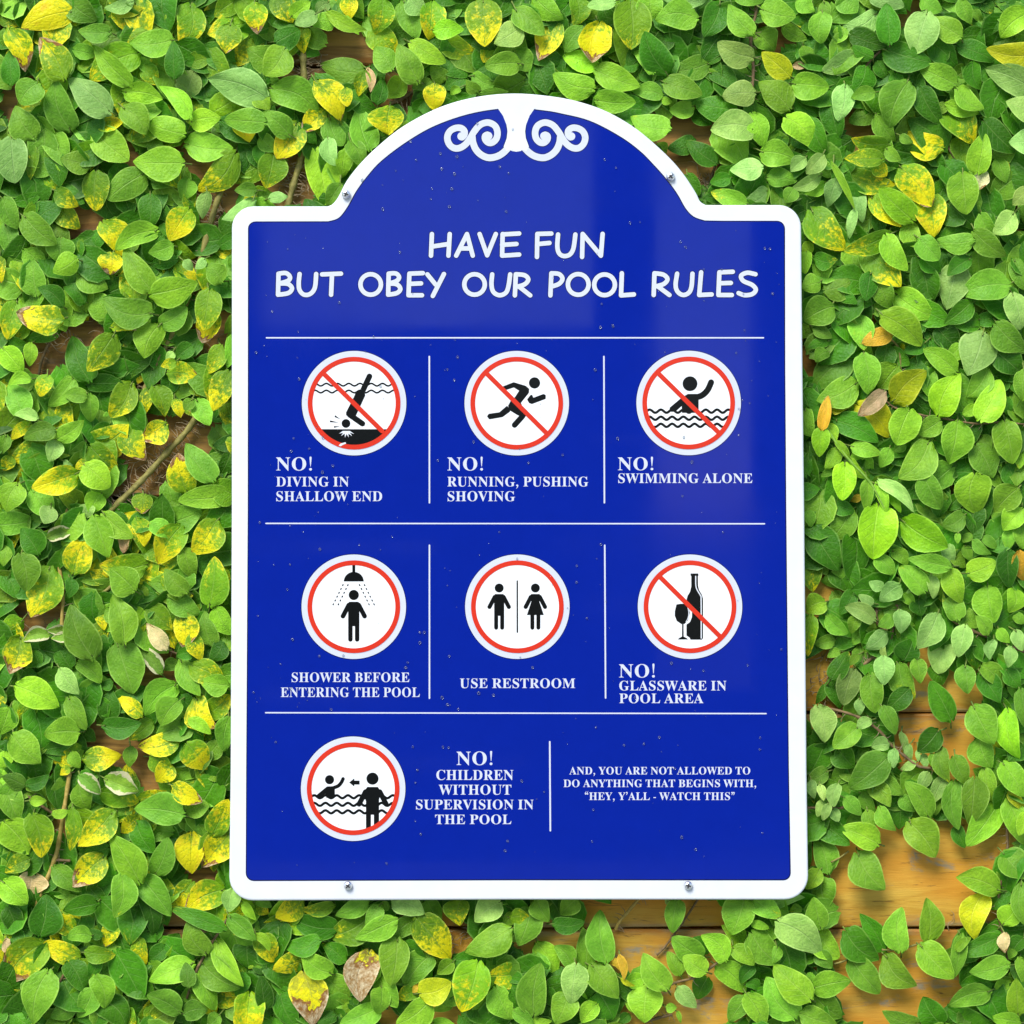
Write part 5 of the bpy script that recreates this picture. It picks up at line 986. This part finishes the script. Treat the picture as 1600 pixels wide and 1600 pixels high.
-10 205 107 203 98 y3;115 143 38 374 175 g2;150 93 222 231 125 g3;385 93 288 188 125 g2;247 242 433 230 108 d3;562 468 525 157 173 g3;432 505 420 261 135 g2;352 492 252 372 112 g2;150 358 272 548 145 b2;130 784 172 475 185 g3;70 465 110 570 60 g1;382 485 350 719 168 p3;475 486 634 686 175 g3;420 595 470 700 80 b1;515 648 602 812 205 d2;805 615 788 832 210 b3;922 630 780 415 165 g3;1002 545 925 407 90 g2;1132 445 952 322 155 g2;1155 530 1016 436 138 g3;1080 330 1170 420 90 d1;1275 458 1126 308 145 b3;988 622 1098 742 108 p3;1162 562 1100 692 125 d1;1225 490 1391 651 155 b3;1312 383 1443 488 108 b3;985 98 955 297 124 g3;950 78 960 144 95 p3;688 592 802 558 98 b2;640 430 667 577 54 o3;555 462 642 522 48 o2;650 568 732 612 32 L3;918 742 982 740 62 b3;985 762 1005 832 30 b3;690 695 735 780 60 b2;335 655 258 840 175 g2;505 718 413 830 115 b2;0 645 45 750 90 d2;10 760 130 838 90 g2;100 830 240 820 60 b2;210 620 270 750 85 d1;1385 90 1308 308 205 g3;1425 95 1602 205 135 g3;1372 372 1247 250 115 b2;1425 295 1592 482 185 g2;1425 240 1532 270 55 b3;1440 500 1360 595 85 d2;1560 460 1440 530 80 d1;1398 663 1505 862 145 g3;1392 678 1292 825 125 g2;1395 600 1475 655 70 d2;0 300 30 350 60 g1;700 780 640 838 70 d1;60 200 0 300 60 d1;100 95 60 150 60 d1
'''
leaves = []
for block in TRACED.strip().split("@")[1:]:
    head, body = block.split("\n", 1)
    ox, oy, sc = (float(q) for q in head.split(","))
    for e in body.replace("\n", ";").split(";"):
        e = e.split()
        if len(e) != 6: continue
        bx, by, tx, ty, w = (float(q) for q in e[:5])
        leaves.append((ox + bx / sc, oy + by / sc, ox + tx / sc, oy + ty / sc, w / sc, e[5][0], int(e[5][1])))

BARE = [(1420, 1378, 125, 78), (1400, 1560, 82, 46), (1375, 1478, 90, 42), (1490, 1315, 80, 34), (1460, 1138, 60, 44), (1455, 1060, 45, 30), (1470, 1180, 60, 20),
        (1020, 1455, 118, 52), (1095, 1562, 62, 46), (1020, 1590, 40, 20), (845, 1475, 40, 18), (1075, 198, 38, 24), (1082, 262, 30, 34), (1045, 215, 40, 22),
        (540, 66, 52, 36), (545, 100, 40, 18), (15, 165, 20, 46), (130, 345, 45, 20), (104, 535, 62, 24), (80, 566, 36, 20), (235, 725, 60, 55), (280, 680, 70, 36),
        (240, 1050, 60, 28), (180, 1160, 46, 16), (60, 970, 42, 12), (235, 1222, 22, 26), (310, 1372, 32, 14), (280, 1448, 26, 18), (1274, 930, 26, 44), (1290, 1060, 36, 60),
        (1262, 570, 12, 34), (470, 290, 40, 40), (462, 130, 24, 50), (625, 140, 30, 30), (690, 1440, 26, 30), (712, 1465, 26, 30), (600, 1590, 20, 20), (690, 1590, 30, 20),
        (335, 325, 26, 34), (1425, 25, 30, 16), (1220, 65, 40, 16), (335, 525, 30, 30), (190, 250, 26, 14), (310, 240, 40, 16), (1340, 200, 26, 14), (1350, 1310, 30, 20), (1305, 1360, 20, 40), (1120, 1480, 20, 20)]
def bare(x, y, pad):
    sh = 1.0 if (y > 1000 and x > 820) or (x > 1020 and y > 170 and y < 320) else 0.62      # mostly overgrown except low on the right
    return any(((x - a) / (rx * sh + pad)) ** 2 + ((y - b) / (ry * sh + pad)) ** 2 < 1 for a, b, rx, ry in BARE)
CORRIDOR = [(474, 90), (476, 120), (474, 235), (464, 270), (452, 310), (340, 305), (328, 350), (318, 390), (305, 430), (250, 560), (236, 590), (222, 620), (290, 672), (268, 700), (245, 728), (222, 750), (200, 772), (176, 795), (98, 940), (98, 965), (107, 1215), (103, 1245), (95, 1290), (88, 1330), (75, 1370)]
def inside_sign(x, y, pad):
    if not winding(OUTER, x, y): return False
    return all(winding(OUTER, x + dx, y + dy) for dx, dy in ((pad, 0), (-pad, 0), (0, pad), (0, -pad)))

foliage = [Leaves() for _ in VINES]
petiole = [MB() for _ in VINES]
single = []
DEPTH = {0: (0.027, 0.031), 1: (0.022, 0.027), 2: (0.016, 0.022), 3: (0.0095, 0.016)}
count = {}
# lower storeys of leaves that close the mat
r2 = random.Random(23)
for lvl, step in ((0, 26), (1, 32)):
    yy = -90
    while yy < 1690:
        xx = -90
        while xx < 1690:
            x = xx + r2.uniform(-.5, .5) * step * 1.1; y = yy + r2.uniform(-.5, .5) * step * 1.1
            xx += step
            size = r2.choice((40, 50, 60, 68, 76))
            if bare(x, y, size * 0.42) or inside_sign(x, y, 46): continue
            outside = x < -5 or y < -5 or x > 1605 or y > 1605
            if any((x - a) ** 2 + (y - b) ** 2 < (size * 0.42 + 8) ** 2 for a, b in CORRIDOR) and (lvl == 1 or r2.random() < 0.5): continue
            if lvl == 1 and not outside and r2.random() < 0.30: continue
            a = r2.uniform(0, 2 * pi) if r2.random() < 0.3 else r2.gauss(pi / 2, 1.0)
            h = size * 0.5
            code = r2.choice('dddddggyy' if x < 480 else 'ddddddgg')  # mostly dark green: shade of the lower leaves put into their colour
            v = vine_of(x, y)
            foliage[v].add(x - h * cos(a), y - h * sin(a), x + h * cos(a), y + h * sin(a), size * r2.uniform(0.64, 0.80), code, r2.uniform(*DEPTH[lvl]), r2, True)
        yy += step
# a few upper leaves past the frame
for _ in range(240):
    x, y = r2.uniform(-95, 1695), r2.uniform(-95, 1695)
    if -22 < x < 1622 and -22 < y < 1622: continue
    a = r2.gauss(pi / 2, 1.0); h = r2.uniform(20, 34)
    foliage[vine_of(x, y)].add(x - h * cos(a), y - h * sin(a), x + h * cos(a), y + h * sin(a), h * 1.4, r2.choice('gggbpd' if x > 500 else 'ggpyYb'), r2.uniform(0.012, 0.020), r2)
for i, (bx, by, tx, ty, w, code, lvl) in enumerate(leaves):
    lo, hi = DEPTH[lvl]
    y0 = rng.uniform(lo, hi)
    cx, cy = (bx + tx) / 2, (by + ty) / 2
    if bare(cx, cy, 8): y0 = min(y0 + 0.006, WALL_Y - 0.007)
    v = vine_of(cx, cy)
    r = random.Random(1000 + i)
    ax, ay = tx - bx, ty - by
    ln = math.hypot(ax, ay) or 1
    # petiole back into the mat
    if lvl >= 2 and ln > 14:
        p0 = P(bx + ax * 0.05, by + ay * 0.05, y0 + 0.0004)
        k = r.uniform(7, 15); da = r.gauss(0, 0.5)
        ex = bx - (ax / ln * cos(da) - ay / ln * sin(da)) * k; ey = by - (ay / ln * cos(da) + ax / ln * sin(da)) * k
        p2 = P(ex, ey, min(y0 + 0.010, WALL_Y - 0.003))
        pm = (p0 + p2) / 2 + Vector((0, -0.001, 0))
        petiole[v].tube([p0, pm, p2], [0.0005, 0.0006, 0.0008], 5, False)
    if code in LEAFLABEL and lvl >= 2 and count.get(v, 0) < 100:
        count[v] = count.get(v, 0) + 1
        lf = Leaves()
        lf.add(bx, by, tx, ty, w, code, y0, r)
        single.append((lf, v, code))
    else:
        foliage[v].add(bx, by, tx, ty, w, code, y0, r)
for v, fo in enumerate(foliage):
    fo.build("foliage", roots[v], petiole[v])
for lf, v, code in single:
    o = lf.build("leaf", roots[v])
    o["label"] = LEAFLABEL[code]

# ---------------------------------------------------------------- stems and aerial roots
STEMS = [  # vine, material, radius in pixels, points (px, py, depth m), hairiness
    (5, M_STEM, 5.2, [(476, -20, .036), (477, 40, .036), (474, 90, .037), (476, 130, .037), (482, 165, .038), (480, 215, .038), (470, 250, .037), (458, 290, .036), (448, 332, .037)], 1.0),
    (0, M_STEM, 4.6, [(352, 285, .037), (338, 318, .036), (322, 375, .036), (300, 450, .037)], 1.0),
    (1, M_STEM, 4.6, [(310, 420, .038), (285, 490, .037), (252, 555, .036), (228, 605, .036), (214, 645, .037)], .8),
    (1, M_STEM, 4.8, [(330, 610, .036), (296, 668, .034), (260, 708, .033), (222, 750, .033), (186, 785, .034), (150, 822, .037)], 1.2),
    (1, M_TWIG, 2.4, [(60, 590, .041), (66, 560, .041), (85, 520, .040), (105, 495, .039)], .4),
    (1, M_TWIG, 2.2, [(180, 650, .036), (140, 668, .035), (125, 690, .035)], .2),
    (2, M_STEM, 3.2, [(176, 914, .036), (150, 936, .035), (126, 955, .036)], .5),
    (2, M_YSTEM, 3.0, [(107, 790, .034), (99, 822, .033), (90, 862, .034), (98, 925, .032), (97, 980, .033), (104, 1060, .036)], .15),
    (2, M_TWIG, 2.0, [(240, 1010, .041), (262, 1016, .040), (278, 1022, .039)], .3),
    (3, M_YSTEM, 3.6, [(106, 1190, .034), (108, 1212, .031), (100, 1266, .030), (93, 1310, .030), (85, 1344, .031), (62, 1402, .034), (50, 1440, .039)], .1),
    (3, M_TWIG, 2.4, [(38, 1240, .031), (60, 1256, .028), (84, 1272, .030)], .1),
    (3, M_TWIG, 2.2, [(110, 1345, .031), (92, 1344, .030), (84, 1345, .031)], .3),
    (3, M_TWIG, 2.0, [(358, 1432, .022), (338, 1462, .021), (308, 1514, .022), (292, 1560, .027)], .1),
    (3, M_TWIG, 2.0, [(112, 1500, .03), (98, 1526, .029), (90, 1540, .031)], .1),
    (6, M_TWIG, 2.4, [(1182, -20, .028), (1181, 20, .026), (1173, 60, .025), (1177, 105, .024), (1175, 150, .026), (1172, 200, .034)], .3),
    (6, M_TWIG, 2.0, [(1120, 250, .041), (1110, 280, .041), (1100, 300, .041)], .6),
    (7, M_TWIG, 1.9, [(1375, 80, .028), (1362, 92, .026), (1350, 106, .028)], .1),
    (7, M_TWIG, 1.8, [(1378, 140, .03), (1378, 160, .029), (1384, 180, .031)], .2),
    (7, M_TWIG, 1.8, [(1478, 222, .03), (1485, 236, .029), (1500, 260, .031)], .3),
    (8, M_STEM, 1.8, [(1392, 530, .03), (1404, 545, .027), (1407, 580, .027), (1400, 615, .031)], .1),
    (8, M_TWIG, 1.5, [(1380, 622, .028), (1400, 638, .024), (1437, 648, .022), (1480, 655, .022), (1525, 662, .021), (1560, 660, .022), (1620, 664, .022)], .1),
    (8, M_SHOOT, 1.7, [(1285, 655, .018), (1305, 690, .013), (1330, 722, .011), (1358, 752, .011), (1380, 790, .013), (1398, 830, .02)], 0),
    (9, M_TWIG, 2.6, [(1396, 898, .036), (1376, 930, .032), (1369, 955, .029), (1372, 975, .029), (1385, 988, .029), (1376, 1015, .030), (1342, 1044, .032), (1310, 1066, .035)], .5),
    (9, M_TWIG, 2.0, [(1400, 945, .031), (1404, 955, .029), (1392, 1000, .030), (1394, 1020, .031)], .4),
    (9, M_TWIG, 2.4, [(1480, 962, .034), (1497, 975, .029), (1520, 986, .028), (1543, 995, .028), (1575, 1008, .028), (1625, 1028, .029)], .2),
    (9, M_TWIG, 2.2, [(1285, 1105, .032), (1312, 1111, .027), (1342, 1121, .025), (1374, 1142, .024), (1392, 1164, .023), (1412, 1180, .023), (1437, 1198, .025), (1470, 1200, .03)], .15),
    (9, M_TWIG, 1.9, [(1470, 838, .038), (1500, 850, .037), (1530, 848, .037), (1570, 832, .038)], .3),
    (10, M_TWIG, 2.1, [(1576, 1235, .033), (1573, 1290, .034), (1574, 1328, .034), (1563, 1384, .031), (1560, 1430, .031), (1573, 1480, .031), (1570, 1520, .031), (1548, 1560, .032)], .1),
    (10, M_STEM, 1.5, [(1299, 1347, .026), (1312, 1340, .030), (1326, 1330, .031)], 0),
    (10, M_STEM, 1.5, [(1303, 1506, .033), (1318, 1502, .031), (1330, 1496, .028)], 0),
    (10, M_STEM, 1.5, [(1378, 1484, .026), (1400, 1484, .028), (1428, 1477, .028), (1450, 1470, .026)], 0),
    (10, M_TWIG, 1.9, [(1260, 1262, .026), (1290, 1262, .023), (1316, 1262, .023), (1330, 1250, .025)], .1),
    (11, M_YSTEM, 2.6, [(1006, 1395, .040), (985, 1420, .038), (968, 1440, .037), (962, 1452, .040)], .2),
    (11, M_TWIG, 1.7, [(1100, 1390, .041), (1086, 1412, .041), (1066, 1442, .041), (1040, 1478, .041), (1026, 1492, .041)], .1),
    (11, M_TWIG, 2.0, [(1044, 1540, .027), (1060, 1534, .025), (1083, 1528, .024), (1105, 1516, .023), (1138, 1490, .022)], .1),
    (11, M_TWIG, 2.4, [(1008, 1597, .033), (1030, 1590, .031), (1050, 1585, .033)], .4),
    (4, M_TWIG, 2.2, [(615, 1540, .042), (645, 1527, .041), (660, 1520, .041)], .5),
    (4, M_TWIG, 1.8, [(770, 1480, .042), (785, 1500, .041), (792, 1520, .042)], .8),
    (5, M_TWIG, 3.2, [(610, 162, .041), (628, 154, .041), (648, 142, .041), (668, 130, .042)], .6),
]
rr_ = random.Random(77)
hairs = [MB() for _ in VINES]
for v, mat, rad, pts, hair in STEMS:
    sp = spline([P(p[0], p[1], 0.008 + (p[2] - 0.008) * (WALL_Y - 0.008) / 0.038) for p in pts], 6)
    rads = [rad * PX * (1 + 0.12 * sin(i * 1.7)) * (1 + (0.25 if i % 6 == 0 else 0)) for i in range(len(sp))]
    st = MB(); st.tube(sp, rads, 8); st.build("stem", mat, roots[v])
    for a, b in zip(sp, sp[1:]):
        a, b = Vector(a), Vector(b)
        t = (b - a).normalized(); sidev = Vector((t.z, 0, -t.x)).normalized()
        nh = (b - a).length / 0.0011 * hair
        for _ in range(int(nh + rr_.random())):
            p = a.lerp(b, rr_.random())
            k = rr_.choice((-1, 1)); ln = rr_.uniform(0.003, 0.010) * (0.6 + 0.4 * rad / 5)
            q = p + sidev * k * (rad * PX * 0.7)
            d1 = sidev * k + t * rr_.gauss(0, 0.5) + Vector((0, rr_.uniform(-0.1, 0.5), 0))
            e = q + d1.normalized() * ln
            e.y = min(e.y, WALL_Y - 0.0006)
            mid = (q + e) / 2 + Vector((rr_.gauss(0, .0006), -rr_.uniform(0, .001), rr_.gauss(0, .0006)))
            hairs[v].tube([q, mid, e], [0.00034, 0.00027, 0.00012], 4, False)
# fibrous rootlets clinging to bare wood
for cx, cy, rx, ry, num in ((240, 720, 70, 60, 110), (105, 520, 60, 30, 40), (460, 270, 40, 60, 60), (480, 110, 30, 40, 40), (1285, 1060, 40, 60, 80), (620, 145, 40, 20, 35), (70, 1010, 50, 50, 50),
                            (150, 910, 40, 40, 40), (710, 1475, 30, 40, 40), (330, 330, 30, 40, 40), (330, 520, 30, 40, 30), (60, 1120, 30, 20, 25), (1360, 1010, 50, 40, 40), (1500, 1450, 40, 20, 8), (780, 1500, 30, 30, 30), (1100, 290, 15, 25, 30)):
    v = vine_of(cx, cy)
    for _ in range(int(num * 0.6)):
        x = cx + rr_.gauss(0, rx * .5); y = cy + rr_.gauss(0, ry * .5)
        if inside_sign(x, y, 12): continue
        a = rr_.uniform(0, 2 * pi); ln = rr_.uniform(10, 34)
        pts = []
        for k in range(5):
            pts.append(P(x, y, rr_.uniform(WALL_Y - 0.006, WALL_Y - 0.0012)))
            a += rr_.gauss(0, 0.5); x += cos(a) * ln / 4; y += sin(a) * ln / 4
        hairs[v].tube(pts, [0.0004, 0.00036, 0.0003, 0.00024, 0.00014], 4, False)
for v, h in enumerate(hairs):
    if h.v:
        h.build("root_hair", M_ROOT, roots[v])["kind"] = "stuff"      # clinging rootlets past counting
